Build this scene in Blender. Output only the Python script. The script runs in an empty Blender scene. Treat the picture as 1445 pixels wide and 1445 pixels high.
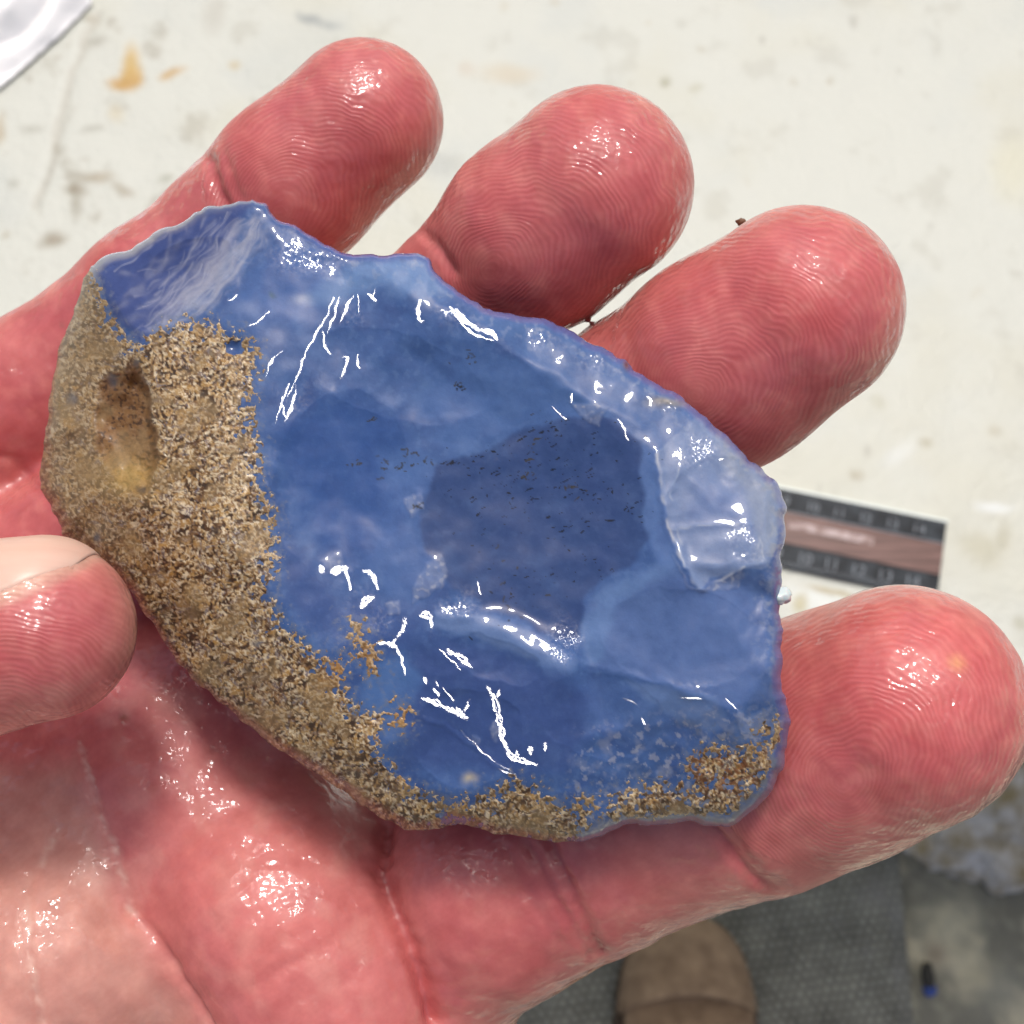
import bpy, bmesh, math, random
import numpy as np
from mathutils import Vector, Matrix, geometry
import openvdb

random.seed(7)
RNG = np.random.default_rng(11)
scn = bpy.context.scene
COL = scn.collection

# ------------------------------------------------------------------ camera, sky, sun, exposure
PXC, FPX = 722.5, 1985.0           # picture centre and focal length, in photograph pixels
TH = math.radians(20.0)            # camera tilt away from straight down
CAM = np.array([0.0, 0.0, 1.10])   # phone held 1.1 m above the ground
D0 = 0.115                         # hand-held distance of the stone
EX = np.array([1.0, 0.0, 0.0])
EY = np.array([0.0, math.cos(TH), math.sin(TH)])
EZ = np.array([0.0, -math.sin(TH), math.cos(TH)])

cd = bpy.data.cameras.new("camera")
cam = bpy.data.objects.new("camera", cd)
COL.objects.link(cam)
cam.location = CAM
cam.rotation_euler = (TH, 0, 0)
cd.sensor_width = 36.0
cd.lens = 36.0 * FPX / 1445.0
cd.clip_start = 0.005
cd.clip_end = 200.0
cd.dof.use_dof = True
cd.dof.focus_distance = 0.117
cd.dof.aperture_fstop = 62.0
scn.camera = cam

SUN = np.array([0.05, 0.34, 0.93]); SUN = SUN / np.linalg.norm(SUN)
world = bpy.data.worlds.new("World")
scn.world = world
world.use_nodes = True
wn = world.node_tree
sky = wn.nodes.new("ShaderNodeTexSky")
sky.sky_type = 'NISHITA'
sky.sun_disc = False
sky.sun_elevation = math.asin(SUN[2])
sky.sun_rotation = math.atan2(SUN[0], SUN[1])
sky.air_density = 0.45
sky.dust_density = 5.0
sky.ozone_density = 0.4
wn.links.new(sky.outputs[0], wn.nodes["Background"].inputs[0])
wn.nodes["Background"].inputs[1].default_value = 0.15
sl = bpy.data.lights.new("sun", 'SUN')
sl.energy = 1.5
sl.angle = math.radians(10.0)
sl.color = (1.0, 0.98, 0.945)
so = bpy.data.objects.new("sun", sl)
so.rotation_euler = Vector(SUN).to_track_quat('Z', 'Y').to_euler()
so.location = (0.5, 1.2, 2.0)
COL.objects.link(so)
scn.view_settings.view_transform = 'Standard'
scn.view_settings.look = 'None'
scn.view_settings.gamma = 1.0
scn.view_settings.exposure = 0.14

# ------------------------------------------------------------------ helpers
def F2W(p):
    """hand frame (mm; z towards the camera, 0 on the stone) -> world metres"""
    p = np.asarray(p, float) * 0.001
    return CAM + p[..., 0:1] * EX + p[..., 1:2] * EY + (p[..., 2:3] - D0) * EZ

def px2F(u, v, z):
    d = D0 * 1000.0 - np.asarray(z, float)
    return np.stack([(np.asarray(u, float) - PXC) / FPX * d, -(np.asarray(v, float) - PXC) / FPX * d,
                     np.asarray(z, float) + 0 * d], -1)

def F2px(p):
    d = D0 * 1000.0 - p[..., 2]
    return p[..., 0] / d * FPX + PXC, PXC - p[..., 1] / d * FPX

def on_plane(u, v, h):
    """where the line of sight through a spot of the photograph meets height h"""
    dr = (u - PXC) / FPX * EX - (v - PXC) / FPX * EY - EZ
    t = (h - CAM[2]) / dr[2]
    return CAM + t * dr

def plane_px(x, y, h):
    d = np.stack([x, y, np.full_like(x, h)], -1) - CAM
    dep = -(d @ EZ)
    return (d @ EX) / dep * FPX + PXC, PXC - (d @ EY) / dep * FPX

def lin(r, g, b):
    c = np.array([r, g, b], float) / 255.0
    return np.where(c <= 0.04045, c / 12.92, ((c + 0.055) / 1.055) ** 2.4)

def sstep(a, b, x):
    t = np.clip((x - a) / (b - a), 0, 1)
    return t * t * (3 - 2 * t)

def perlin(x, y, seed=0):
    rng = np.random.default_rng(seed)
    cr, sr = math.cos(seed * 1.37 + .5), math.sin(seed * 1.37 + .5)
    x, y = x * cr - y * sr, x * sr + y * cr
    ang = rng.random((256, 256)) * 2 * np.pi
    gx, gy = np.cos(ang), np.sin(ang)
    xi, yi = np.floor(x).astype(int), np.floor(y).astype(int)
    xf, yf = x - xi, y - yi
    w = xf * xf * xf * (xf * (xf * 6 - 15) + 10)
    q = yf * yf * yf * (yf * (yf * 6 - 15) + 10)
    def g(a, b):
        i, j = (xi + a) & 255, (yi + b) & 255
        return gx[i, j] * (xf - a) + gy[i, j] * (yf - b)
    return 1.5 * ((g(0, 0) * (1 - w) + g(1, 0) * w) * (1 - q) + (g(0, 1) * (1 - w) + g(1, 1) * w) * q)

def fbm(x, y, seed=0, n=4, gain=0.5):
    r, a = 0, 1.0
    for i in range(n):
        r = r + a * perlin(x * 2 ** i + 17.3 * i, y * 2 ** i + 5.1 * i, seed + i)
        a *= gain
    return r

def segdist(U, V, pts, closed=False):
    """distance, and nearest point, to a polyline"""
    pts = np.asarray(pts, float)
    n = len(pts)
    best = np.full(U.shape, 1e9); bx = np.zeros(U.shape); by = np.zeros(U.shape)
    for i in range(n if closed else n - 1):
        a, b = pts[i], pts[(i + 1) % n]
        dx, dy = b - a
        L = dx * dx + dy * dy + 1e-9
        t = np.clip(((U - a[0]) * dx + (V - a[1]) * dy) / L, 0, 1)
        cx, cy = a[0] + t * dx, a[1] + t * dy
        d = (U - cx) ** 2 + (V - cy) ** 2
        m = d < best
        best = np.where(m, d, best); bx = np.where(m, cx, bx); by = np.where(m, cy, by)
    return np.sqrt(best), bx, by

def inside(U, V, pts):
    pts = np.asarray(pts, float)
    r = np.zeros(U.shape, bool)
    n = len(pts)
    for i in range(n):
        a, b = pts[i], pts[(i + 1) % n]
        if a[1] == b[1]:
            continue
        c = (a[1] > V) != (b[1] > V)
        r ^= c & (U < (b[0] - a[0]) * (V - a[1]) / (b[1] - a[1]) + a[0])
    return r

def sdist(U, V, pts):
    d = segdist(U, V, pts, True)[0]
    return np.where(inside(U, V, pts), d, -d)

def blur(A, s):
    if s <= 0: return A
    r = max(1, int(3 * s))
    k = np.exp(-0.5 * (np.arange(-r, r + 1) / s) ** 2); k /= k.sum()
    for ax in (0, 1):
        P = np.pad(A, [(r, r) if i == ax else (0, 0) for i in range(2)], mode='edge')
        A = sum(k[j] * np.take(P, range(j, j + A.shape[ax]), axis=ax) for j in range(2 * r + 1))
    return A

def mesh_np(name, verts, faces, smooth=True):
    me = bpy.data.meshes.new(name)
    verts = np.ascontiguousarray(verts, np.float32)
    faces = np.ascontiguousarray(faces, np.int32)
    k = faces.shape[1]
    me.vertices.add(len(verts)); me.vertices.foreach_set("co", verts.ravel())
    me.loops.add(faces.size); me.loops.foreach_set("vertex_index", faces.ravel())
    me.polygons.add(len(faces))
    me.polygons.foreach_set("loop_start", np.arange(0, faces.size, k, dtype=np.int32))
    me.polygons.foreach_set("use_smooth", np.full(len(faces), smooth))
    me.update(calc_edges=True)
    return me

def attr(me, name, data, typ):
    a = me.attributes.new(name, typ, 'POINT')
    data = np.ascontiguousarray(data, np.float32)
    if typ == 'FLOAT_COLOR':
        c = np.ones((len(data), 4), np.float32); c[:, :3] = data
        a.data.foreach_set("color", c.ravel())
    elif typ == 'FLOAT_VECTOR':
        a.data.foreach_set("vector", data.ravel())
    else:
        a.data.foreach_set("value", data.ravel())

def link(name, me, mat=None, parent=None, loc=None):
    """one mesh object; vertices given in world space, origin moved to loc"""
    o = bpy.data.objects.new(name, me)
    COL.objects.link(o)
    if mat: me.materials.append(mat)
    if loc is not None:
        loc = Vector(loc)
        me.transform(Matrix.Translation(-loc))
        if parent: o.parent = parent; o.location = loc - parent.location
        else: o.location = loc
    elif parent:
        o.parent = parent
        me.transform(Matrix.Translation(-parent.location))
    return o

def thing(name, label, cat, loc, group=None):
    o = bpy.data.objects.new(name, None)
    COL.objects.link(o); o.location = loc; o.empty_display_size = 0.01
    return tag(o, label, cat, group)

def tag(o, label, cat, group=None):
    o["label"] = label; o["category"] = cat
    if group: o["group"] = group
    return o

def struct(o):
    o["kind"] = "structure"; return o

def grid_faces(nr, nc):
    i = np.arange(nr * nc).reshape(nr, nc)
    return np.stack([i[:-1, :-1], i[1:, :-1], i[1:, 1:], i[:-1, 1:]], -1).reshape(-1, 4)

class M:
    """small node-material builder"""
    def __init__(s, name):
        s.m = bpy.data.materials.new(name); s.m.use_nodes = True
        s.t = s.m.node_tree; s.b = s.t.nodes["Principled BSDF"]
    def n(s, typ, **kw):
        nd = s.t.nodes.new("ShaderNode" + typ)
        for k, v in kw.items():
            if k[0] == 'i' and k[1:].isdigit(): s.put(nd.inputs[int(k[1:])], v)
            else: setattr(nd, k, v)
        return nd
    def put(s, sock, v):
        if hasattr(v, "is_output") or isinstance(v, bpy.types.NodeSocket): s.t.links.new(v, sock)
        elif isinstance(v, (tuple, list)) and sock.type == 'RGBA' and len(v) == 3: sock.default_value = (*v, 1)
        else: sock.default_value = v
    def set(s, **kw):
        for k, v in kw.items(): s.put(s.b.inputs[k.replace('_', ' ')], v)
        return s
    def attr(s, name, out="Color"):
        return s.n("Attribute", attribute_name=name).outputs[out]
    def pos(s):
        return s.n("TexCoord").outputs["Object"]
    def noise(s, scale, detail=4, rough=0.5, vec=None, dist=0.0):
        nd = s.n("TexNoise"); nd.inputs["Scale"].default_value = scale
        nd.inputs["Detail"].default_value = detail; nd.inputs["Roughness"].default_value = rough
        nd.inputs["Distortion"].default_value = dist
        s.put(nd.inputs["Vector"], vec if vec is not None else s.pos()); return nd.outputs[0]
    def voro(s, scale, vec=None, feature='F1'):
        nd = s.n("TexVoronoi", feature=feature); nd.inputs["Scale"].default_value = scale
        s.put(nd.inputs["Vector"], vec if vec is not None else s.pos()); return nd.outputs[0]
    def math(s, op, a, b=0.0):
        return s.n("Math", operation=op, i0=a, i1=b).outputs[0]
    def mapr(s, v, a, b, c=0.0, d=1.0):
        nd = s.n("MapRange"); s.put(nd.inputs[0], v)
        for i, x in enumerate((a, b, c, d)): nd.inputs[i + 1].default_value = x
        return nd.outputs[0]
    def mix(s, f, a, b):
        nd = s.n("Mix", data_type='RGBA'); s.put(nd.inputs[0], f); s.put(nd.inputs[6], a); s.put(nd.inputs[7], b)
        return nd.outputs[2]
    def mul(s, a, b):
        nd = s.n("Mix", data_type='RGBA', blend_type='MULTIPLY'); nd.inputs[0].default_value = 1
        s.put(nd.inputs[6], a); s.put(nd.inputs[7], b); return nd.outputs[2]
    def bump(s, h, dist, strength=1.0, normal=None):
        nd = s.n("Bump"); s.put(nd.inputs["Height"], h); nd.inputs["Distance"].default_value = dist
        nd.inputs["Strength"].default_value = strength
        if normal is not None: s.put(nd.inputs["Normal"], normal)
        return nd.outputs[0]

def rough_solid(name, c, rad, seed, sub=4, amp=0.25, freq=2.2, flat=0.0):
    """a lumpy solid as a world-space mesh"""
    from mathutils import noise as mn
    bm = bmesh.new()
    bmesh.ops.create_icosphere(bm, subdivisions=sub, radius=1.0)
    off = Vector((seed * 3.1, seed * 1.7, seed * 0.9))
    for v in bm.verts:
        n = v.co.normalized()
        k = 1 + amp * mn.noise(n * freq + off) + amp * 0.45 * mn.noise(n * freq * 2.7 + off) + amp * 0.2 * mn.noise(n * freq * 7 + off)
        k -= flat * abs(mn.noise(n * 1.4 - off))
        v.co = Vector((n.x * rad[0], n.y * rad[1], n.z * rad[2])) * k + Vector(c)
    me = bpy.data.meshes.new(name); bm.to_mesh(me); bm.free()
    for p in me.polygons: p.use_smooth = True
    return me

# ------------------------------------------------------------------ ground
TZ = 0.60                                                       # table top height
ys = np.concatenate([np.linspace(-40, -0.4, 12), np.linspace(-0.3, 0.5, 241), np.linspace(0.7, 60, 12)])
xs = np.concatenate([np.linspace(-50, -0.35, 12), np.linspace(-0.3, 0.55, 256), np.linspace(0.7, 50, 12)])
X, Y = np.meshgrid(xs, ys)
gu, gv = plane_px(X, Y, 0.0)
a = fbm(X * 16, Y * 16, 31, 5, 0.6); b = fbm(X * 60, Y * 60, 37, 3)
c0, c1, c2 = lin(128, 127, 116), lin(158, 154, 138), lin(98, 98, 92)
t = sstep(-0.4, 0.7, a)[..., None]; t2 = (sstep(0.15, 0.7, b) * 0.55)[..., None]
gc = (c2 * (1 - t) + c1 * t) * (1 - t2) + c0 * t2
for (pu, pv, r, col, k) in ((1320, 1345, 16, (105, 92, 82), .8), (1362, 1330, 14, (88, 88, 82), .6), (1382, 1375, 26, (165, 160, 140), .5),
                            (1345, 1300, 40, (150, 150, 138), .5), (1420, 1400, 40, (120, 122, 118), .6)):
    w = k * np.exp(-(((gu - pu) ** 2 + (gv - pv) ** 2) / (r * r)) * (1 + 0.6 * b))[..., None]
    gc = gc * (1 - w) + lin(*col) * w
Zg = 0.0012 * a + 0.0006 * b
me = mesh_np("concrete_floor", np.stack([X, Y, Zg], -1).reshape(-1, 3), grid_faces(*X.shape)[:, ::-1])
attr(me, "col", gc.reshape(-1, 3) * np.array([2.3, 2.27, 2.05]), 'FLOAT_COLOR')
m = M("concrete")
m.set(Base_Color=m.mul(m.attr("col"), m.mix(m.mapr(m.noise(900, 3), .3, .7), (.8, .8, .8), (1.1, 1.1, 1.08))), Roughness=0.85,
      Normal=m.bump(m.noise(500, 5), 0.0008))
struct(link("floor", me, m.m))

# ------------------------------------------------------------------ woven mat on the ground
pr = on_plane(1290, 1445, 0.006)
mx1, mx0 = pr[0], -0.55
xs = np.concatenate([np.linspace(mx0, -0.04, 40)[:-1], np.arange(-0.04, mx1, 0.0011), [mx1]])
ys = np.concatenate([np.linspace(-0.6, -0.03, 40)[:-1], np.arange(-0.03, 0.22, 0.0011)])
X, Y = np.meshgrid(xs, ys)
ca, sa = math.cos(0.14), math.sin(0.14)
wx, wy = (X * ca + Y * sa), (-X * sa + Y * ca)
wx = wx + 0.0012 * perlin(X * 70, Y * 70, 3); wy = wy + 0.0012 * perlin(X * 60, Y * 60, 4)
row = wy / 0.0062
ri = np.floor(row)
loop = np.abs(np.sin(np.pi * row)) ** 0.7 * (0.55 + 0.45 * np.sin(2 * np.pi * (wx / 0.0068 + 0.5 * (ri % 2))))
edge = np.minimum(mx1 - X, 0.022) / 0.022
border = X > mx1 - 0.012
Zm = 0.004 + 0.0024 * loop * ~border + 0.0016 * border + 0.0008 * perlin(X * 30, Y * 30, 8)
dirt = fbm(X * 35, Y * 35, 51, 4)
base = lin(134, 135, 124) * 1.35
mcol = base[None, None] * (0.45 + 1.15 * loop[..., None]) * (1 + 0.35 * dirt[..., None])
mu, mv = plane_px(X, Y, 0.006)
for (pu, pv, r, k) in ((1240, 1265, 20, .65), (1268, 1290, 15, .55), (1215, 1270, 10, .4), (1265, 1375, 9, .5), (1225, 1345, 10, .35), (1180, 1300, 9, .25)):
    w = k * np.exp(-((mu - pu) ** 2 + (mv - pv) ** 2) / (r * r) * (1 + 0.9 * dirt))[..., None]
    mcol = mcol * (1 - w) + lin(168, 168, 162) * w
w = (0.25 * border)[..., None]
mcol = mcol * (1 - w) + lin(135, 136, 130) * w
n = X.size
V = np.concatenate([np.stack([X, Y, Zm], -1).reshape(-1, 3), [[mx0, -.6, .0], [mx1, -.6, .0], [mx1, .22, .0], [mx0, .22, .0]]])
me = mesh_np("woven_mat", V, grid_faces(*X.shape)[:, ::-1])
attr(me, "col", np.concatenate([mcol.reshape(-1, 3), np.zeros((4, 3)) + base]), 'FLOAT_COLOR')
bm = bmesh.new(); bm.from_mesh(me)
rim = [e for e in bm.edges if e.is_boundary]
ex = bmesh.ops.extrude_edge_only(bm, edges=rim)
for g in ex["geom"]:
    if isinstance(g, bmesh.types.BMVert): g.co.z = 0.0015
bmesh.ops.delete(bm, geom=[v for v in bm.verts if not v.link_faces], context='VERTS')
bm.to_mesh(me); bm.free()
m = M("woven_yarn")
m.set(Base_Color=m.attr("col"), Roughness=0.95, Normal=m.bump(m.noise(1500, 3), 0.0006))
tag(link("woven_mat", me, m.m, loc=(-0.2, -0.2, 0.0)), "dark grey ribbed woven mat lying on the concrete under the tan shoe", "mat")

# ------------------------------------------------------------------ tan shoe on the mat (toe towards the table)
def shoe():
    tip = on_plane(968, 1296, 0.045)
    sx, sy = tip[0], tip[1]
    t = thing("shoe", "scuffed tan suede shoe with its rounded toe pointing up, on the grey mat", "shoe", (sx, sy - 0.14, 0.0062))
    L = 0.285
    prof = [(0, .012, .030), (.006, .026, .036), (.018, .036, .042), (.035, .0425, .047), (.06, .0465, .052), (.09, .0475, .060), (.12, .044, .072),
            (.15, .039, .086), (.18, .0355, .096), (.215, .0345, .102), (.25, .0345, .104), (.275, .030, .100), (.285, .020, .092)]
    nseg = 28
    def ring(y, w, z0, z1, k=2.3):
        out = []
        for i in range(nseg):
            a = 2 * math.pi * i / nseg
            c, s = math.cos(a), math.sin(a)
            out.append((sx + w * math.copysign(abs(c) ** (2 / k), c), sy - y, z0 + (z1 - z0) * (0.5 + 0.5 * math.copysign(abs(s) ** (2 / k), s))))
        return out
    # upper
    bm = bmesh.new(); rings = []
    for y, w, h in prof:
        rings.append([bm.verts.new(p) for p in ring(y, w, 0.018, h + 0.006, 2.1)])
    for r0, r1 in zip(rings, rings[1:]):
        for i in range(nseg):
            bm.faces.new((r0[i], r0[(i + 1) % nseg], r1[(i + 1) % nseg], r1[i]))
    bm.faces.new(rings[0][::-1]); bm.faces.new(rings[-1])
    # ankle opening
    top = [f for f in bm.faces if f.calc_center_median().z > 0.085 and f.normal.z > -2 and 0.17 < sy - f.calc_center_median().y < 0.27 and abs(f.calc_center_median().x - sx) < 0.024]
    bmesh.ops.delete(bm, geom=top, context='FACES')
    bmesh.ops.recalc_face_normals(bm, faces=bm.faces)
    me = bpy.data.meshes.new("upper"); bm.to_mesh(me); bm.free()
    for p in me.polygons: p.use_smooth = True
    ms = M("tan_suede")
    ms.set(Base_Color=ms.mix(ms.mapr(ms.noise(70, 6, .65), .3, .72), tuple(lin(132, 108, 82)), tuple(lin(184, 156, 124))), Roughness=0.9,
           Normal=ms.bump(ms.noise(900, 4), 0.0008))
    o = link("upper", me, ms.m, t)
    sd = o.modifiers.new("thickness", 'SOLIDIFY'); sd.thickness = 0.0025; sd.offset = -1
    o.modifiers.new("smooth", 'SUBSURF').render_levels = 2
    # raised toe cap, seen from above as a rounded lobe with a curved seam
    bm = bmesh.new(); rr = []
    for k, (y, w, h) in enumerate([(-.002, .008, .034), (.004, .0255, .040), (.017, .0365, .0462), (.034, .0432, .051), (.056, .047, .0555), (.066, .0478, .0575)]):
        row = []
        for i in range(15):
            a = math.pi * i / 14
            c, s = math.cos(a), math.sin(a)
            bend = 0.012 * (1 - c * c) * (1 if k > 3 else 0)
            row.append(bm.verts.new((sx + (w + .0012) * math.copysign(abs(c) ** .95, c), sy - y + bend, 0.026 + (h + 0.0085 - 0.026) * abs(s) ** .95)))
        rr.append(row)
    for r0, r1 in zip(rr, rr[1:]):
        for i in range(14): bm.faces.new((r0[i], r0[i + 1], r1[i + 1], r1[i]))
    bmesh.ops.recalc_face_normals(bm, faces=bm.faces)
    me = bpy.data.meshes.new("toe_cap"); bm.to_mesh(me); bm.free()
    for p in me.polygons: p.use_smooth = True
    mc = M("tan_leather")
    mc.set(Base_Color=mc.mix(mc.mapr(mc.noise(60, 5, .6), .3, .7), tuple(lin(138, 113, 86)), tuple(lin(192, 164, 130))), Roughness=0.75,
           Normal=mc.bump(mc.noise(500, 4), 0.001))
    o = link("toe_cap", me, mc.m, t)
    sd = o.modifiers.new("thickness", 'SOLIDIFY'); sd.thickness = 0.002; sd.offset = 1
    o.modifiers.new("smooth", 'SUBSURF').render_levels = 2
    # sole
    bm = bmesh.new()
    outl = [(w + .005, y) for y, w, h in prof]
    pts = [(sx + w, sy - y) for w, y in outl] + [(sx - w, sy - y) for w, y in outl[::-1]]
    lo = [bm.verts.new((x, y, .0062)) for x, y in pts]; hi = [bm.verts.new((x, y, .025)) for x, y in pts]
    for i in range(len(pts)):
        j = (i + 1) % len(pts); bm.faces.new((lo[i], lo[j], hi[j], hi[i]))
    bm.faces.new(lo); bm.faces.new(hi)
    bmesh.ops.recalc_face_normals(bm, faces=bm.faces)
    me = bpy.data.meshes.new("sole"); bm.to_mesh(me); bm.free()
    mm = M("brown_rubber"); mm.set(Base_Color=tuple(lin(84, 68, 50)), Roughness=0.7)
    o = link("sole", me, mm.m, t)
    bv = o.modifiers.new("edge", 'BEVEL'); bv.width = 0.003; bv.segments = 2; bv.limit_method = 'ANGLE'
shoe()

# ------------------------------------------------------------------ rock, pebble and blue chip on the concrete
m = M("pale_rock")
m.set(Base_Color=m.mix(m.mapr(m.noise(45, 6, .65), .36, .66), tuple(lin(176, 160, 120)), tuple(lin(252, 251, 246))), Roughness=0.8,
      Normal=m.bump(m.noise(160, 6, .6), 0.004))
c = on_plane(1425, 1150, 0.0)
tag(link("rock", rough_solid("rock", (c[0], c[1], 0.022), (.082, .060, .036), 5, 5, .26, 2.0, .2), m.m, loc=(c[0], c[1], 0)),
    "pale grey and tan rough rock lying on the concrete by the mat's edge", "rock")
c = on_plane(1307, 1378, 0.0)
m = M("dark_pebble"); m.set(Base_Color=m.mix(m.noise(300), tuple(lin(52, 52, 48)), tuple(lin(84, 82, 74))), Roughness=0.8)
tag(link("pebble", rough_solid("pebble", (c[0], c[1], .004), (.0045, .010, .005), 8, 3), m.m, loc=(c[0], c[1], 0)),
    "small dark pebble on the concrete behind the bright blue chip", "pebble")
c = on_plane(1311, 1397, 0.0)
m = M("blue_chip"); m.set(Base_Color=m.mix(m.noise(500), tuple(lin(40, 66, 150)), tuple(lin(82, 112, 190))), Roughness=0.3)
tag(link("stone_chip", rough_solid("stone_chip", (c[0], c[1], .003), (.0050, .0048, .004), 9, 3), m.m, loc=(c[0], c[1], 0)),
    "tiny bright blue chip on the concrete floor near the mat", "chip")

# ------------------------------------------------------------------ table: a white painted board
TY0, TY1, TX0, TX1, TT = on_plane(722, 1000, TZ)[1], 0.98, -0.75, 0.85, 0.035
tb = thing("table", "white painted table with yellow and brown stains behind the hand", "table", (0.05, 0.54, 0.0))
xs = np.unique(np.concatenate([np.linspace(TX0, -.25, 12), np.arange(-.25, .25, .0011), np.linspace(.25, TX1, 12)]))
ys = np.unique(np.concatenate([np.arange(TY0, .44, .0011), np.linspace(.44, TY1, 12)]))
X, Y = np.meshgrid(xs, ys)
tu, tv = plane_px(X, Y, TZ)
wob = 6 * fbm(X * 60, Y * 60, 71, 3)
wv = 6 * fbm(X * 60, Y * 60, 77, 3)
tc = np.zeros(X.shape + (3,)) + lin(232, 230, 220)
n1 = fbm(X * 9, Y * 9, 81, 5, .6); n2 = fbm(X * 40, Y * 40, 83, 4, .6); n3 = fbm(X * 150, Y * 150, 85, 3)
def stain(w, col):
    global tc
    w = np.clip(w, 0, 1)[..., None]; tc = tc * (1 - w) + lin(*col) * w
stain(sstep(-.2, .8, n1) * .45, (226, 220, 200))
stain(sstep(0.1, .8, fbm(X * 14 + 4, Y * 14, 91, 4)) * .4, (216, 218, 214))
stain(sstep(.30, .95, n2) * .28, (190, 184, 168))
stain(sstep(.38, .8, n2 * .7 + n3 * .5) * sstep(500, 0, tu) * .5, (166, 152, 130))
def blob(pu, pv, ru, rv, ang, col, k, soft=.75):
    du, dv = tu + wob - pu, tv + wv - pv
    c, s = math.cos(ang), math.sin(ang)
    r = np.sqrt(((du * c + dv * s) / ru) ** 2 + ((-du * s + dv * c) / rv) ** 2)
    stain(k * sstep(1 + soft, 1 - soft, r), col)
for args in ((186, 88, 12, 22, .12, (226, 186, 108), .9), (183, 108, 13, 14, 0, (222, 176, 96), .9), (172, 118, 20, 8, -.1, (214, 166, 88), .9), (241, 104, 17, 6, -.35, (214, 168, 92), .8),
             (163, 160, 12, 12, 0, (226, 204, 160), .4), (332, 90, 8, 8, 0, (216, 190, 140), .6), (437, 28, 16, 8, .3, (160, 164, 166), .7), (467, 38, 16, 8, .3, (168, 172, 172), .6),
             (75, 336, 18, 9, -.2, (150, 130, 100), .7), (108, 268, 14, 8, .2, (158, 142, 116), .7), (140, 246, 18, 7, 0, (178, 158, 128), .6), (170, 265, 16, 7, .5, (164, 146, 118), .6),
             (108, 290, 8, 20, 0, (170, 160, 140), .6), (135, 60, 14, 6, 0, (180, 172, 156), .6), (132, 183, 14, 6, 0, (186, 182, 168), .6), (45, 183, 16, 6, 0, (190, 186, 172), .6), (15, 258, 9, 8, 0, (186, 182, 168), .6),
             (0, 182, 6, 18, 0, (196, 170, 130), .6), (235, 252, 14, 6, -.3, (180, 178, 160), .6), (720, 103, 34, 14, 0, (224, 206, 178), .6), (660, 100, 12, 10, 0, (222, 200, 178), .4),
             (941, 115, 7, 8, 0, (182, 176, 150), .8), (985, 125, 8, 6, 0, (206, 200, 176), .6), (620, 232, 30, 16, 0, (206, 206, 200), .7), (300, 20, 14, 24, 0, (208, 202, 190), .6),
             (1172, 560, 18, 10, .4, (214, 204, 178), .5), (1305, 627, 9, 7, 0, (196, 186, 160), .7), (1210, 672, 9, 7, 0, (206, 196, 176), .7), (1240, 570, 10, 10, 0, (206, 200, 176), .5),
             (1400, 714, 27, 7, .12, (250, 250, 248), .95), (1385, 775, 34, 22, .5, (206, 198, 172), .65), (1420, 760, 10, 18, 0, (190, 180, 150), .5),
             (1152, 845, 40, 13, .3, (252, 252, 248), .8), (1180, 838, 40, 4, .2, (192, 168, 112), .75), (1130, 850, 8, 12, .2, (206, 190, 140), .7), (1440, 880, 10, 8, 0, (196, 190, 166), .6),
             (1430, 240, 30, 40, 0, (236, 230, 206), .7), (855, 470, 26, 5, -.75, (150, 140, 112), .7), (1270, 640, 26, 12, -.6, (250, 250, 248), .5), (1400, 610, 10, 8, 0, (200, 190, 168), .6)):
    blob(*args)
for q in range(70):
    blob(random.uniform(0, 1445), random.uniform(-30, 960), random.uniform(3, 9), random.uniform(3, 7), random.uniform(0, 3), random.choice(((186, 172, 142), (196, 192, 180), (206, 190, 160), (176, 170, 156))), random.uniform(.15, .55))
d = segdist(tu + wob, tv, [(140, 20), (118, 60), (95, 120), (78, 200), (66, 250), (50, 290)])[0]
stain(.32 * sstep(9, 2, d), (190, 176, 158))
d = segdist(tu + wob, tv, [(102, 150), (84, 200), (72, 240), (58, 300)])[0]
stain(.28 * sstep(5, 1, d), (186, 176, 158))
Zt = TZ + 0.0007 * n1 + 0.00015 * n2 - 0.0006 * np.exp(-(segdist(tu, tv, [(140, 20), (118, 60), (95, 120), (78, 200), (50, 290)])[0] / 8) ** 2)
nr, nc = X.shape
V = np.stack([X, Y, Zt], -1).reshape(-1, 3)
me = mesh_np("tabletop", V, grid_faces(nr, nc)[:, ::-1])
attr(me, "col", tc.reshape(-1, 3) * np.array([.66, .695, .67]), 'FLOAT_COLOR')
bm = bmesh.new(); bm.from_mesh(me)
for dz in (0.004, TT):
    rim = [e for e in bm.edges if e.is_boundary]
    ex = bmesh.ops.extrude_edge_only(bm, edges=rim)
    for g in ex["geom"]:
        if isinstance(g, bmesh.types.BMVert): g.co.z = TZ - dz
bmesh.ops.contextual_create(bm, geom=[e for e in bm.edges if e.is_boundary])
bm.to_mesh(me); bm.free()
m = M("stained_white_paint")
m.set(Base_Color=m.attr("col"), Roughness=0.5, Normal=m.bump(m.noise(350, 5), 0.0006))
link("tabletop", me, m.m, tb)
def box_mesh(name, c, h, bev=0.003):
    bm = bmesh.new(); bmesh.ops.create_cube(bm, size=1.0)
    for v in bm.verts: v.co = Vector((c[0] + v.co.x * 2 * h[0], c[1] + v.co.y * 2 * h[1], c[2] + v.co.z * 2 * h[2]))
    if bev: bmesh.ops.bevel(bm, geom=bm.edges[:], offset=bev, segments=2, affect='EDGES')
    me = bpy.data.meshes.new(name); bm.to_mesh(me); bm.free(); return me
m = M("painted_wood"); m.set(Base_Color=m.mix(m.noise(30), tuple(lin(200, 196, 184)), tuple(lin(222, 220, 210))), Roughness=0.6)
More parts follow.
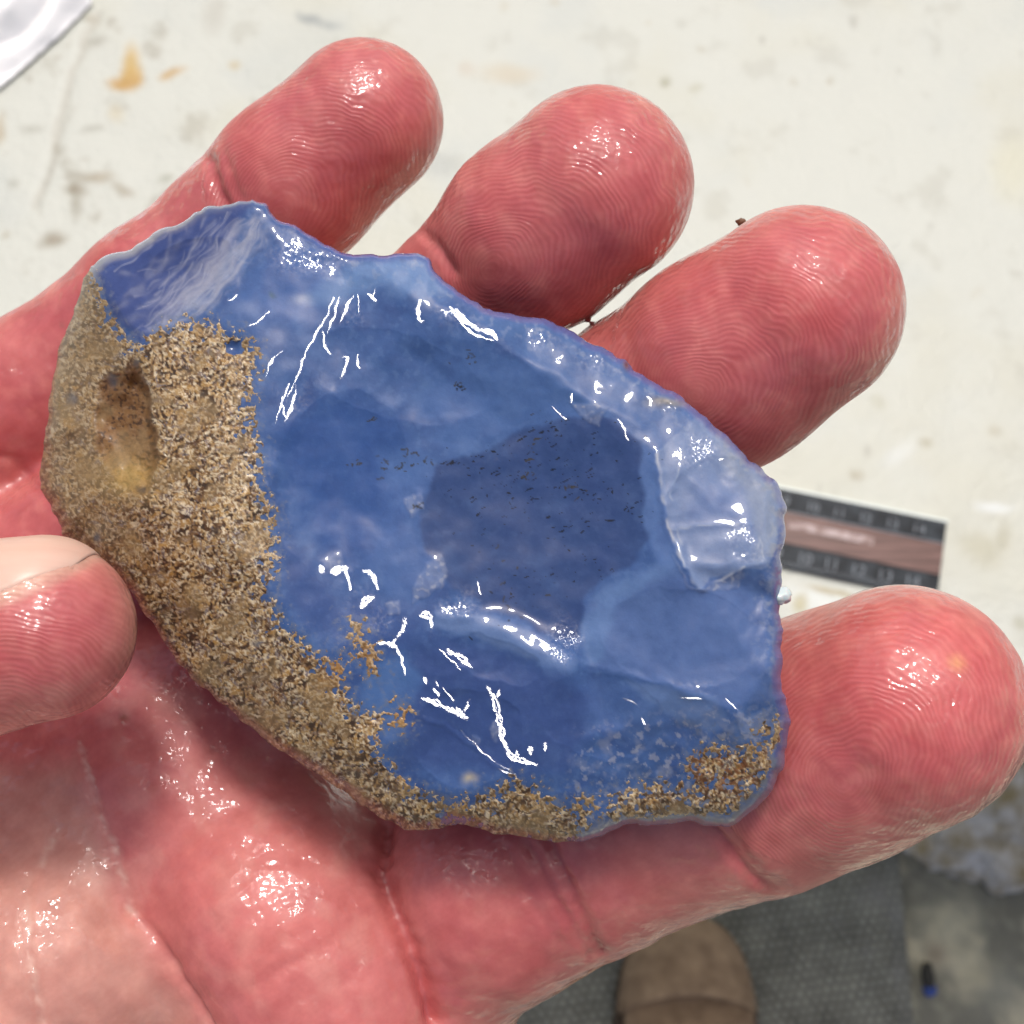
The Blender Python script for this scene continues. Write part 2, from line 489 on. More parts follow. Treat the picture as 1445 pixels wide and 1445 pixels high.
for lx in (TX0 + .06, TX1 - .06):
    for ly in (TY0 + .06, TY1 - .06):
        link("leg", box_mesh("leg", (lx, ly, (TZ - TT) / 2), (.025, .025, (TZ - TT) / 2 - .0005)), m.m, tb)

# ------------------------------------------------------------------ photo scale ruler on the table
def ruler():
    z0 = TZ + 0.0012
    A = on_plane(1335, 738, z0); B = on_plane(1323, 846, z0); C = on_plane(1110, 692, z0)
    ux = (A - C) / np.linalg.norm(A - C)
    uy = np.array([-ux[1], ux[0], 0])
    wid = abs(np.dot(A - B, uy)); Ln = 0.152
    t = thing("ruler", "dark flat ruler with a brown centre band and white scale marks on the white table", "ruler", A - ux * Ln / 2 - uy * wid / 2)
    def P(s, q, z):                # s: metres back from the right end, q: 0 top .. 1 bottom
        return A - ux * s - uy * (q * wid) + np.array([0, 0, z])
    def slab(name, s0, s1, q0, q1, z0_, z1_, mat):
        v = [P(s, q, z) for z in (z0_, z1_) for s, q in ((s0, q0), (s1, q0), (s1, q1), (s0, q1))]
        f = [(0, 1, 2, 3), (4, 5, 6, 7)[::-1], (0, 1, 5, 4), (1, 2, 6, 5), (2, 3, 7, 6), (3, 0, 4, 7)]
        bm = bmesh.new(); bv = [bm.verts.new(x) for x in v]
        for q in f: bm.faces.new([bv[i] for i in q])
        bmesh.ops.recalc_face_normals(bm, faces=bm.faces)
        me = bpy.data.meshes.new(name); bm.to_mesh(me); bm.free()
        return link(name, me, mat, t)
    mb = M("ruler_black"); mb.set(Specular_IOR_Level=.15, Base_Color=mb.mix(mb.mapr(mb.noise(120, 5), .4, .75), tuple(lin(20, 26, 32)), tuple(lin(56, 64, 70))), Roughness=0.45)
    mg = M("ruler_band")
    v = mg.n("Mapping", i0=mg.pos()); v.inputs["Rotation"].default_value = (0, 0, 0.2); v.inputs["Scale"].default_value = (40, 600, 1)
    mg.set(Specular_IOR_Level=.2, Base_Color=mg.mix(mg.mapr(mg.noise(1, 5, .6, v.outputs[0]), .3, .7), tuple(lin(72, 48, 42)), tuple(lin(124, 92, 84))), Roughness=0.35)
    mw = M("ruler_white"); mw.set(Base_Color=mw.mix(mw.noise(200), tuple(lin(74, 82, 90)), tuple(lin(112, 120, 128))), Roughness=0.5)
    me_ = M("ruler_edge"); me_.set(Base_Color=tuple(lin(205, 215, 208)), Roughness=0.4)
    slab("body", 0, Ln, 0.0, 1, -.0009, .0009, mb.m)
    slab("edge_strip", -.0006, Ln, -.035, -.002, -.0009, .0007, me_.m)
    slab("centre_band", 0.0002, Ln - .0002, .30, .70, .0009, .0013, mg.m)
    slab("groove_line", 0.0002, Ln - .0002, .275, .29, .0009, .0011, mw.m)
    # pale mottled patch lying on the band
    mp = M("pale_smear"); mp.set(Base_Color=mp.mix(mp.mapr(mp.noise(260, 5), .35, .6), tuple(lin(120, 92, 84)), tuple(lin(172, 154, 150))), Roughness=0.5)
    slab("pale_patch", .026, .058, .40, .50, .0013, .00145, mp.m)
    # millimetre ticks and numerals, joined
    bm = bmesh.new()
    def quad(s0, s1, q0, q1, z=.00105):
        bm.faces.new([bm.verts.new(P(s, q, z)) for s, q in ((s0, q0), (s1, q0), (s1, q1), (s0, q1))])
    for i in range(1, int(Ln * 1000)):
        s = i * .001
        l = .085 if i % 10 == 0 else (.065 if i % 5 == 0 else .045)
        quad(s - .00013, s + .00013, .985 - l, .985)
        if i % 2 == 0: quad(s - .00013, s + .00013, .012, .012 + l * .6)
    bmesh.ops.recalc_face_normals(bm, faces=bm.faces)
    me = bpy.data.meshes.new("tick_mark"); bm.to_mesh(me); bm.free()
    link("tick_mark", me, mw.m, t)["kind"] = "stuff"
    ang = math.atan2(ux[1], ux[0])
    for i in range(1, 15):
        for q, sz in ((.855, .0062), (.17, .0052)):
            cu = bpy.data.curves.new("numeral", 'FONT'); cu.body = str(15 - i); cu.size = sz; cu.align_x = 'CENTER'; cu.align_y = 'CENTER'
            o = bpy.data.objects.new("numeral_text", cu); COL.objects.link(o)
            dg = bpy.context.evaluated_depsgraph_get()
            me = bpy.data.meshes.new_from_object(o.evaluated_get(dg)); bpy.data.objects.remove(o)
            me.transform(Matrix.Translation(Vector(P(i * .01 - .0, q, .0011))) @ Matrix.Rotation(ang, 4, 'Z'))
            me.materials.clear()
            link("numeral", me, mw.m, t)
ruler()

# ------------------------------------------------------------------ crumpled white plastic sheet at the far left of the table
gx, gy = np.meshgrid(np.linspace(-330, 135, 220), np.linspace(-330, 140, 220))
edge_poly = [(-330, 330), (-60, 165), (0, 126), (45, 88), (85, 52), (112, 26), (128, 8), (130, -30), (110, -120), (60, -330), (-330, -330)]
sd = sdist(gx, gy, edge_poly)
keep = sd > -3
P0 = np.stack([on_plane(u, v, TZ) for u, v in zip(gx.ravel(), gy.ravel())])
hh = np.clip(sd, 0, None)
wr = np.abs(perlin((gx + gy * .9) / 60, (gx * .45 - gy) / 150, 5)) * 1.0 + .3 * perlin((gx - gy * .2) / 45, (gx + gy) / 110, 6)
Zc = 0.0012 + .006 * (1 - np.exp(-hh / 45)) + .013 * wr * (1 - np.exp(-hh / 22))
P0[:, 2] += Zc.ravel()
fc = grid_faces(*gx.shape)[:, ::-1]
fc = fc[keep.ravel()[fc].all(1)]
used = np.unique(fc); remap = np.full(gx.size, -1); remap[used] = np.arange(len(used))
me = mesh_np("plastic_sheet", P0[used], remap[fc])
m = M("white_plastic_film"); m.set(Base_Color=tuple(lin(236, 236, 234)), Roughness=0.32, Normal=m.bump(m.noise(60, 2), .002))
c = P0[used].mean(0)
o = link("plastic_sheet", me, m.m, loc=(c[0], c[1], TZ))
o.modifiers.new("thickness", 'SOLIDIFY').thickness = 0.0006
tag(o, "crumpled shiny white plastic sheet lying on the far corner of the stained table", "plastic sheet")

# ------------------------------------------------------------------ the hand: one distance field, one surface
VOX = 0.5
LO, HI = np.array([-132., -140., -64.]), np.array([64., 66., 26.])
SH = np.ceil((HI - LO) / VOX).astype(int)
def new_field(): return np.full(SH, 30.0, np.float32)
def cone(Fd, a, b, ra, rb, k):
    """smooth-unite a round cone into the field"""
    m = max(ra, rb) + k + 4
    lo = np.maximum(((np.minimum(a, b) - m - LO) / VOX).astype(int), 0)
    hi = np.minimum(((np.maximum(a, b) + m - LO) / VOX).astype(int) + 1, SH)
    if (hi <= lo).any(): return
    ax = [(LO[i] + VOX * np.arange(lo[i], hi[i])).astype(np.float32) for i in range(3)]
    x, y, z = ax[0][:, None, None] - a[0], ax[1][None, :, None] - a[1], ax[2][None, None, :] - a[2]
    e = b - a; L = float(e @ e) + 1e-9
    t = np.clip((x * e[0] + y * e[1] + z * e[2]) / L, 0, 1)
    d = np.sqrt((x - t * e[0]) ** 2 + (y - t * e[1]) ** 2 + (z - t * e[2]) ** 2) - (ra + (rb - ra) * t)
    s = Fd[lo[0]:hi[0], lo[1]:hi[1], lo[2]:hi[2]]
    h = np.clip(0.5 + 0.5 * (s - d) / k, 0, 1)
    s[...] = s + (d - s) * h - k * h * (1 - h)
def chain(pts, k, Fd=None):
    Fd = new_field() if Fd is None else Fd
    J = [(px2F(u, v, z), r * (D0 * 1000 - z) / FPX) for u, v, z, r in pts]
    for (a, ra), (b, rb) in zip(J, J[1:]): cone(Fd, a, b, ra, rb, k)
    return Fd
def smin_into(A, B, k):
    h = np.clip(0.5 + 0.5 * (A - B) / k, 0, 1)
    A += (B - A) * h - k * h * (1 - h)

INDEX = [(514, 170, -27, 112), (412, 262, -29, 111), (335, 335, -32, 104), (225, 425, -33, 106), (60, 560, -36, 113), (-130, 730, -38, 130)]
MIDDLE = [(840, 264, -13, 139), (752, 334, -16, 130), (664, 412, -20, 103), (560, 492, -25, 108), (380, 600, -30, 128), (80, 830, -35, 150)]
RING = [(1128, 438, -8, 146), (1020, 512, -12, 146), (905, 588, -17, 136), (760, 690, -24, 134), (560, 830, -30, 140), (230, 1050, -34, 160)]
LITTLE = [(1274, 998, -9, 173), (1165, 1043, -14, 170), (1062, 1096, -18, 160), (945, 1126, -21, 161), (825, 1182, -23, 160), (690, 1240, -25, 172), (560, 1320, -27, 165)]
THUMB = [(62, 889, 1, 128), (-60, 905, 0, 134), (-200, 955, -4, 132), (-420, 1090, -14, 150), (-620, 1300, -26, 190), (-560, 1600, -36, 220)]
hand = chain(LITTLE, 2.5)
for f in (RING, MIDDLE, INDEX):
    smin_into(hand, chain(f, 2.5), 1.2)
palm = new_field()
for pts in ([(405, 1300, -24, 175), (470, 1420, -25, 190)], [(405, 1300, -24, 175), (250, 1090, -30, 150), (60, 900, -36, 150), (-130, 740, -38, 140)],
            [(470, 1420, -25, 190), (330, 1700, -33, 250), (-50, 2150, -40, 300), (-420, 2500, -42, 300)], [(80, 1345, -23, 175), (-100, 1650, -25, 270), (-300, 2200, -38, 300)],
            [(60, 1150, -36, 160), (-250, 1250, -36, 200), (-600, 1500, -38, 230), (-500, 2200, -42, 280)], [(-130, 740, -38, 140), (-400, 1000, -38, 170), (-600, 1500, -38, 230)],
            [(250, 1090, -32, 170), (-200, 1450, -36, 280), (-250, 1900, -40, 330)], [(560, 1420, -30, 170), (250, 1700, -36, 280)]):
    chain(pts, 5.0, palm)
smin_into(hand, palm, 3.5)
smin_into(hand, chain(THUMB, 2.5), 1.5)
g = openvdb.FloatGrid(30.0)
g.copyFromArray(np.ascontiguousarray(np.clip(hand, -3, 3)))
pts, tris, quads = g.convertToPolygons(0.0, 0.0)
del hand, palm, g
Pm = LO + VOX * np.asarray(pts, float)
quads = np.asarray(quads, int)
e1 = Pm[quads[:, 2]] - Pm[quads[:, 0]]; e2 = Pm[quads[:, 3]] - Pm[quads[:, 1]]
fn = np.cross(e1, e2)
Nv = np.zeros_like(Pm)
for i in range(4): np.add.at(Nv, quads[:, i], fn)
Nv /= np.linalg.norm(Nv, axis=1, keepdims=True) + 1e-12
cen = Pm.mean(0)
if np.mean(np.einsum('ij,ij->i', Nv, Pm - cen)) < 0:
    quads = quads[:, ::-1]; Nv = -Nv
hu, hv = F2px(Pm)
front = sstep(0.0, 0.35, Nv[:, 2])
disp = np.zeros(len(Pm))
def groove(line, w, depth, msk=1.0, wob=3.0):
    global disp
    uu = hu + wob * perlin(hu / 18, hv / 18, 61); vv = hv + wob * perlin(hu / 18, hv / 18, 62)
    d = segdist(uu, vv, line)[0]
    disp = disp - depth * front * msk * np.exp(-(d / w) ** 2)
thumbm = sstep(-15, -11, Pm[:, 2]) * (hu < 225) * sstep(1050, 1020, hv)
notth = 1 - thumbm                       # not the thumb, which passes in front
groove([(538, 1150), (536, 1223), (548, 1273), (588, 1368), (622, 1450)], 9, 1.5)
groove([(538, 1150), (536, 1223), (548, 1273), (588, 1368), (622, 1450)], 34, .9)
groove([(184, 1285), (214, 1328), (249, 1393), (290, 1455)], 7, .55)
groove([(184, 1285), (214, 1328), (249, 1393), (290, 1455)], 40, .8)
groove([(112, 1050), (132, 1114), (145, 1153), (164, 1198), (184, 1290)], 4, .28)
groove([(86, 1170), (68, 1200), (55, 1225)], 4, .22)
groove([(37, 1238), (39, 1340), (60, 1450)], 4, .4)
groove([(369, 1393), (410, 1362), (468, 1328)], 3.5, .2)
groove([(350, 1380), (395, 1330), (440, 1310)], 3.5, .15)
groove([(330, 1415), (380, 1372), (430, 1352)], 3, .12)
groove([(770, 1180), (800, 1240), (825, 1295), (850, 1345)], 7, .7)
groove([(745, 1190), (775, 1250), (805, 1300), (835, 1350)], 6, .45)
groove([(715, 1200), (750, 1270), (790, 1330)], 6, .25)
groove([(1000, 1160), (1030, 1200), (1062, 1238), (1090, 1255)], 8, .7)
groove([(1022, 1160), (1052, 1205), (1085, 1240), (1105, 1250)], 6, .35)
groove([(296, 225), (302, 255), (318, 290), (345, 330)], 7, .6)
groove([(318, 215), (326, 250), (342, 285)], 6, .25)
groove([(600, 330), (620, 352), (640, 385)], 7, .5)
groove([(-30, 640), (20, 650), (60, 700)], 8, .35)
for k_ in range(14):                                     # fine palm lines
    x0, y0 = random.uniform(150, 480), random.uniform(980, 1400); an = random.choice((-.6, -.75, 1.1)) + random.uniform(-.2, .2); l_ = random.uniform(30, 80)
    groove([(x0, y0), (x0 + l_ * math.cos(an), y0 + l_ * math.sin(an))], 3, .09, notth)
groove([(150, 783), (95, 812), (40, 838), (-20, 862)], 6, .25, thumbm)
mott = fbm(hu / 80, hv / 80, 66, 4)
disp += (0.035 + .065 * sstep(900, 1050, hv)) * front * perlin(hu / 34, hv / 34, 68) + 0.025 * front * perlin(hu / 13, hv / 13, 69)
Pm = Pm + Nv * disp[:, None]

# skin tone: pads and knuckles red, ball of the thumb and creases pale
red, pale, deep = np.array([.50, .108, .108]), np.array([.74, .44, .33]), np.array([.46, .08, .08])
hc = np.zeros((len(Pm), 3)) + red
def tint(w, c):
    global hc
    w = np.clip(w, 0, 1)[:, None]; hc = hc * (1 - w) + np.asarray(c) * w
tint(.35 * sstep(-.3, .8, mott), (.64, .21, .18))
tint(.55 * sstep(.1, .9, fbm(hu / 120 + 3, hv / 120, 166, 3)), deep)
for (pu, pv, r, c, k) in ((1290, 960, 130, (.68, .13, .125), .55), (1130, 420, 130, (.60, .12, .12), .6), (840, 300, 130, (.60, .125, .125), .5), (520, 190, 110, (.60, .14, .14), .4),
                          (430, 1240, 130, (.74, .21, .18), .4), (960, 1190, 110, (.66, .27, .22), .45), (690, 1300, 90, (.68, .19, .165), .4)):
    tint(k * np.exp(-((hu - pu) ** 2 + (hv - pv) ** 2) / r ** 2), c)
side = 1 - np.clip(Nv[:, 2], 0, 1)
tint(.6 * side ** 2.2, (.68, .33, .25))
tint(.25 * sstep(.15, .8, fbm(hu / 45 + 2, hv / 45, 181, 4)), (.60, .23, .18))
tint(.2 * sstep(.2, .8, fbm(hu / 70 + 6, hv / 70, 183, 4)), (.44, .085, .10))
tint(.30 * sstep(.0, .8, fbm(hu / 26, hv / 26, 173, 3)), (.70, .24, .20))
tint(.55 * sstep(980, 1080, hv) * sstep(660, 560, hu) * notth, (.66, .21, .185))  # palm colour lifted, painting in the extra brightness there
tint(.35 * sstep(.0, .7, fbm(hu / 60 + 9, hv / 60, 177, 4)) * sstep(620, 500, hu) * sstep(900, 1000, hv), (.68, .31, .25))
pal = sdist(hu + 14 * mott, hv + 14 * mott, [(-700, 1150), (40, 1080), (110, 1060), (150, 1150), (186, 1285), (250, 1393), (330, 1520), (200, 2600), (-900, 2600)])
tint(.8 * sstep(-18, 40, pal) * notth, (.63, .335, .26))
tint(.45 * sstep(0, 60, pal) * sstep(-.2, .5, fbm(hu / 40, hv / 40, 171, 3)) * notth, (.74, .36, .28))
for l, w, k in (([(538, 1150), (536, 1223), (548, 1273), (588, 1368), (622, 1450)], 9, .6), ([(770, 1180), (800, 1240), (825, 1295), (850, 1345)], 8, .5), ([(745, 1190), (775, 1250), (805, 1300)], 7, .4),
                ([(1000, 1160), (1030, 1200), (1062, 1238), (1090, 1255)], 9, .5), ([(296, 225), (302, 255), (318, 290), (345, 330)], 8, .5)):
    tint(k * np.exp(-(segdist(hu, hv, l)[0] / w) ** 2) * front, deep)
for l in ([(112, 1050), (132, 1114), (145, 1153), (164, 1198), (184, 1290)], [(86, 1170), (68, 1200), (55, 1225)], [(37, 1238), (39, 1340), (60, 1450)]):
    tint(.6 * sstep(-.5, .3, perlin(hu / 22, hv / 22, 175)) * np.exp(-((segdist(hu + 3 * mott, hv, l)[0] - 2) / 2.0) ** 2) * front, (.80, .56, .45))
tint(.8 * thumbm * sstep(12, -12, sdist(hu, hv, [(-700, 500), (150, 700), (152, 783), (95, 812), (40, 838), (-20, 862), (-700, 1200)]) * -1), (.74, .46, .33))
tint(.85 * np.exp(-((hu - 175) ** 2 + (hv - 1013) ** 2) / 5 ** 2), (.22, .05, .03))
tint(.6 * np.exp(-((hu - 1350) ** 2 + (hv - 935) ** 2) / 11 ** 2), (.80, .45, .18))
tint(.5 * np.exp(-((hu - 192) ** 2 + (hv - 1330) ** 2) / 14 ** 2), (.50, .20, .15))
for k_ in range(26):
    tint(.6 * np.exp(-((hu - random.uniform(0, 1400)) ** 2 + (hv - random.uniform(80, 1440)) ** 2) / random.uniform(2, 4) ** 2), (.25, .10, .08))

# fingerprints: ridge phase (in ridges) and where they show
ph = np.zeros(len(Pm)); amp = np.zeros(len(Pm))
def prints(pts, core, ax_, sp, el, shift=0, msk=1.0):
    global ph, amp
    d = np.array(ax_, float); d /= np.linalg.norm(d)
    du, dv = hu - core[0], hv - core[1]
    al, pe = du * d[0] + dv * d[1], -du * d[1] + dv * d[0]
    r = np.sqrt((al * np.where(al > 0, el, 1.25)) ** 2 + pe ** 2 + 4) + 9 * perlin(hu / 60, hv / 60, 201 + shift) + 2.5 * perlin(hu / 22, hv / 22, 207 + shift)
    seg = segdist(hu, hv, [p[:2] for p in pts[:2]])[0] - pts[0][3]
    near = (seg < 14) * msk
    w = near > amp
    ph = np.where(w, r / sp, ph); amp = np.where(w, near * sstep(330, 210, r) * (.35 + .65 * sstep(8, 60, r)) * (.6 + .6 * sstep(-.4, .4, perlin(hu / 50, hv / 50, 209))), amp)
prints(INDEX, (395, 300), (.76, -.65), 5.4, .66, 1)
prints(MIDDLE, (690, 385), (.82, -.57), 5.8, .66, 2)
prints(RING, (980, 560), (.84, -.54), 6.0, .68, 3)
prints(LITTLE, (1185, 1105), (.62, -.78), 6.8, .72, 4)
prints([(80, 890, 0, 140), (-60, 905, 0, 140)], (-30, 1090), (.8, -.6), 7.0, .8, 5, thumbm)
sel = amp <= 0
ph = np.where(sel, (hu * .55 + hv * .83 + 10 * perlin(hu / 70, hv / 70, 210)) / 9.0, ph)
amp = np.where(sel, .10, amp)
wet = np.clip(.72 + .8 * fbm(hu / 110, hv / 110, 220, 3), .15, 1)

me = mesh_np("hand", F2W(Pm), quads)
attr(me, "tone", hc, 'FLOAT_COLOR'); attr(me, "ridge", ph, 'FLOAT'); attr(me, "ridge_amp", amp, 'FLOAT'); attr(me, "wet", wet, 'FLOAT')
m = M("wet_skin")
rid = m.math('SINE', m.math('MULTIPLY', m.math('ADD', m.attr("ridge", "Fac"), m.math('MULTIPLY', m.noise(900, 3), .5)), 6.2832))
h1 = m.math('MULTIPLY', rid, m.attr("ridge_amp", "Fac"))
micro = m.math('MULTIPLY', m.voro(1700), .9)
nz = m.noise(1300, 4, .6)
hgt = m.math('ADD', m.math('MULTIPLY', h1, .55), m.math('ADD', micro, nz))
nrm = m.bump(hgt, 0.000012, 1.0)
nrm2 = m.bump(m.math('ADD', m.math('MULTIPLY', h1, .2), m.math('ADD', m.math('ADD', m.math('MULTIPLY', m.noise(520, 2, .55), 8.0), m.math('MULTIPLY', m.noise(190, 2, .5), 15.0)), m.math('MULTIPLY', m.voro(950), 1.0))), 0.00006, 1.0)
colr = m.mul(m.attr("tone"), m.mix(m.math('MULTIPLY', m.mapr(h1, -1, 1), 1.0), (.93, .87, .87), (1.03, 1.06, 1.06)))
colr = m.mul(colr, m.mix(m.mapr(m.noise(420, 5, .6), .3, .7), (.88, .80, .80), (1.07, 1.12, 1.12)))
m.set(Base_Color=colr, Roughness=0.5, Normal=nrm, Subsurface_Weight=0.22, Subsurface_Radius=(1.0, .32, .2), Subsurface_Scale=0.0028,
      Coat_Weight=m.attr("wet", "Fac"), Coat_Roughness=0.07, Coat_IOR=1.45, Coat_Normal=nrm2, Specular_IOR_Level=0.4)
hc0 = F2W(np.array([[-30., -35., -30.]]))[0]
hand_o = tag(link("hand", me, m.m, loc=hc0), "wet pink hand, palm up with fingers spread, holding the blue stone", "hand")

# thumb nail, seen edge-on along the top of the thumb
tl = [(-200, 893), (-60, 880), (0, 858), (45, 836), (95, 811), (140, 791)]
ut = np.linspace(-200, 128, 60)
low = np.interp(ut, [p[0] for p in tl], [p[1] for p in tl])
ja, jb = px2F(*THUMB[0][:3]), px2F(*THUMB[1][:3])
jc = px2F(*THUMB[2][:3])
rA, rB, rC = [q[3] * (115 - q[2]) / FPX for q in THUMB[:3]]
Pn = []
for u_, l_ in zip(ut, low):
    for s_ in np.linspace(0, 1, 14):
        # march around the thumb's section from the nail fold to its back
        base = px2F(u_, l_, 0)
        best = None
        for a_, b_, r0, r1 in ((ja, jb, rA, rB), (jb, jc, rB, rC)):
            e = b_ - a_; t_ = np.clip(((base - a_)[:2] @ e[:2]) / (e[:2] @ e[:2]), 0, 1)
            c_ = a_ + t_ * e; r_ = r0 + (r1 - r0) * t_
            q_ = base[:2] - c_[:2]; dd = np.linalg.norm(q_)
            if best is None or dd - r_ < best[0]: best = (dd - r_, c_, r_, q_ / (dd + 1e-9), dd)
        _, c_, r_, dr_, dd = best
        phi0 = math.asin(min(.98, dd / r_)); phi = phi0 + s_ * 1.5
        rr_ = r_ - .30 + .50 * min(1.0, s_ / .22) ** .6 * min(1.0, (136 - u_) / 50) ** .5
        Pn.append([c_[0] + dr_[0] * rr_ * math.sin(phi), c_[1] + dr_[1] * rr_ * math.sin(phi), c_[2] + rr_ * math.cos(phi)])
Pn = np.array(Pn)
me = mesh_np("thumb_nail", F2W(Pn), grid_faces(60, 14))
m = M("nail")
v = m.n("Mapping", i0=m.pos()); v.inputs["Scale"].default_value = (60, 700, 60)
m.set(Base_Color=m.mix(m.mapr(m.noise(1, 4, .5, v.outputs[0]), .3, .7), (.72, .43, .33), (.76, .50, .39)), Roughness=.38, Subsurface_Weight=.2, Subsurface_Radius=(1, .4, .3), Subsurface_Scale=.002,
      Normal=m.bump(m.noise(1, 4, .5, v.outputs[0]), .0001))
o = link("thumb_nail", me, m.m, hand_o)
sd_ = o.modifiers.new("thickness", 'SOLIDIFY'); sd_.thickness = 0.00035; sd_.offset = 0

# ------------------------------------------------------------------ the blue stone
OUT = [(128,375),(150,362),(185,352),(215,330),(255,312),(290,295),(330,287),(355,280),(372,286),(392,308),(410,315),(432,328),(455,342),(480,355),(500,361),(530,360),(560,356),(590,358),(608,368),(618,385),(635,402),(655,418),(680,432),(710,442),(740,447),(765,450),(790,462),(815,472),(840,488),(865,497),(880,508),(895,522),(915,535),(940,548),(965,560),(985,580),(1003,598),(1022,610),(1040,628),(1055,648),(1075,662),(1092,675),(1105,695),(1110,715),(1106,745),(1104,775),(1102,800),(1103,830),(1101,860),(1103,890),(1104,920),(1102,945),(1105,975),(1113,1000),(1115,1022),(1112,1050),(1106,1080),(1095,1105),(1078,1130),(1055,1150),(1032,1166),(1000,1164),(970,1160),(935,1162),(905,1164),(880,1166),(855,1176),(825,1187),(800,1189),(765,1185),(730,1180),(690,1174),(660,1165),(630,1164),(600,1172),(572,1170),(545,1158),(515,1138),(480,1116),(450,1092),(415,1072),(385,1052),(355,1025),(325,1005),(300,980),(275,960),(255,940),(235,910),(215,880),(195,850),(170,820),(140,800),(110,780),(90,755),(72,715),(58,690),(57,655),(65,610),(70,570),(75,530),(85,490),(98,455),(110,420),(120,395)]
OUT = np.array(OUT, float)
def densify(P, step, ampl):
    r = []
    for i in range(len(P)):
        a, b = P[i], P[(i + 1) % len(P)]
        k = max(1, int(np.linalg.norm(b - a) / step))
        for j in range(k): r.append(a + (b - a) * j / k)
    r = np.array(r)
    nx = fbm(r[:, 0] / 26, r[:, 1] / 26, 301, 2); ny = fbm(r[:, 0] / 26, r[:, 1] / 26, 305, 2)
    return r + ampl * np.stack([nx, ny], -1)
FINE = densify(OUT, 3.5, 3.6)
BZ = [(128,375,-4),(355,283,-.3),(500,361,-.05),(608,368,0),(740,447,-.8),(900,525,-.8),(1040,628,-.5),(1110,715,-1),(1102,850,-.5),(1113,1010,-2),(1032,1166,-4.5),(900,1164,-4.5),(800,1189,-5),(630,1164,-5),(480,1116,-5),(355,1025,-5.5),(235,910,-6.5),(110,780,-8.5),(57,670,-10),(85,490,-9)]
IN = [(200,478,-.6),(240,455,.2),(300,385,-.1),(395,345,.25),(330,470,1.3),(368,510,1.6),(235,610,.8),(205,700,0),(152,500,-3.6),(120,600,-5.2),(130,700,-5),(300,620,2.2),(320,760,2.2),(250,820,-.9),(385,840,1.6),(300,900,-1.4),(400,960,-.4),(450,920,1),(520,1060,-1),(560,1110,-2.6),(640,1122,-2.2),(750,1100,-1.4),(850,1140,-3),(1000,1070,-1.3),(1080,1100,-3.2),
      (378,620,1.6),(470,560,.7),(560,480,.9),(600,430,1.3),(700,480,1.4),(740,510,.7),(830,570,.4),(925,640,.5),(962,800,1.4),(850,820,-.6),(825,900,-.6),(600,700,-.4),(740,700,-.95),(740,610,-.75),(700,850,-.85),(620,860,.1),(700,885,.1),(800,940,.6),(960,970,1.1),(1040,1010,.9),(590,890,.2),(500,820,.2),(480,700,.1),(700,960,-.2),(650,1000,-.7),(720,1070,-.9),(860,1040,-.9),(950,1040,-1.0),(1080,800,1.5),(1060,740,1.1),(1080,950,.9)]
CP = np.array(BZ + IN, float)
rs = []
for i in range(len(OUT)):                       # outer ring so that every outline point lies in a triangle
    p = OUT[i]; dd = np.hypot(CP[:20, 0] - p[0], CP[:20, 1] - p[1]); w = 1 / (dd + 5) ** 3
    if i % 4 == 0:
        q = p + (p - np.array([600, 740])) * .10
        rs.append((q[0], q[1], (w * CP[:20, 2]).sum() / w.sum() - .8))
CP = np.concatenate([CP, np.array(rs)])
cdt = geometry.delaunay_2d_cdt([Vector(p[:2]) for p in CP], [], [], 0, 1e-4)
cv = [cdt[3][i][0] for i in range(len(cdt[0]))]
def facet(U, V):
    r = np.full(U.shape, -6.0)
    for tri in cdt[2]:
        a, b, c = [CP[cv[i]] for i in tri]
        den = (b[1] - c[1]) * (a[0] - c[0]) + (c[0] - b[0]) * (a[1] - c[1])
        if abs(den) < 1e-6: continue
        l1 = ((b[1] - c[1]) * (U - c[0]) + (c[0] - b[0]) * (V - c[1])) / den
        l2 = ((c[1] - a[1]) * (U - c[0]) + (a[0] - c[0]) * (V - c[1])) / den
        m = (l1 >= -1e-6) & (l2 >= -1e-6) & (l1 + l2 <= 1 + 1e-6)
        r = np.where(m, l1 * a[2] + l2 * b[2] + (1 - l1 - l2) * c[2], r)
    return r
def rimdrop(u, v):
    return 1.6 + 1.6 * sstep(900, 1150, v) + 1.8 * sstep(300, 90, u)
def tilt(u, v): return .004 * (u - 600) + .004 * (v - 700)
def rim_z(u, v): return facet(u, v) - rimdrop(u, v) + tilt(u, v)

STEP = 1.5
us, vs = np.arange(50, 1124, STEP), np.arange(272, 1198, STEP)
U, V = np.meshgrid(us, vs)
D = sdist(U, V, OUT)
nb = np.abs(D) < 14
D[nb] = sdist(U[nb], V[nb], FINE)
def snap(U, V, D, step):
    ins = D > 0
    need = ins.copy()
    for ax in (0, 1):
        for s in (-1, 1): need |= np.roll(need, s, ax)
    f = grid_faces(*U.shape)
    q = D.ravel()[f]
    f = f[((q > 0).sum(1) >= 1) & (q > -2.5 * step).all(1)]
    out = np.zeros(U.size, bool); out[np.unique(f)] = True
    out &= D.ravel() <= 0
    U2, V2 = U.copy().ravel(), V.copy().ravel()
    _, bx, by = segdist(U2[out], V2[out], FINE, True)
    U2[out], V2[out] = bx, by
    D2 = D.copy().ravel(); D2[out] = 0
    return U2.reshape(U.shape), V2.reshape(U.shape), D2.reshape(U.shape), f
U, V, D, ff = snap(U, V, D, STEP)
wu = U + 5 * fbm(U / 40, V / 40, 401, 3); wv = V + 5 * fbm(U / 40, V / 40, 405, 3)
H = facet(U + 3 * perlin(U / 30, V / 30, 411), V + 3 * perlin(U / 30, V / 30, 412))
H = blur(H, 2.2) * .65 + blur(H, 8) * .35
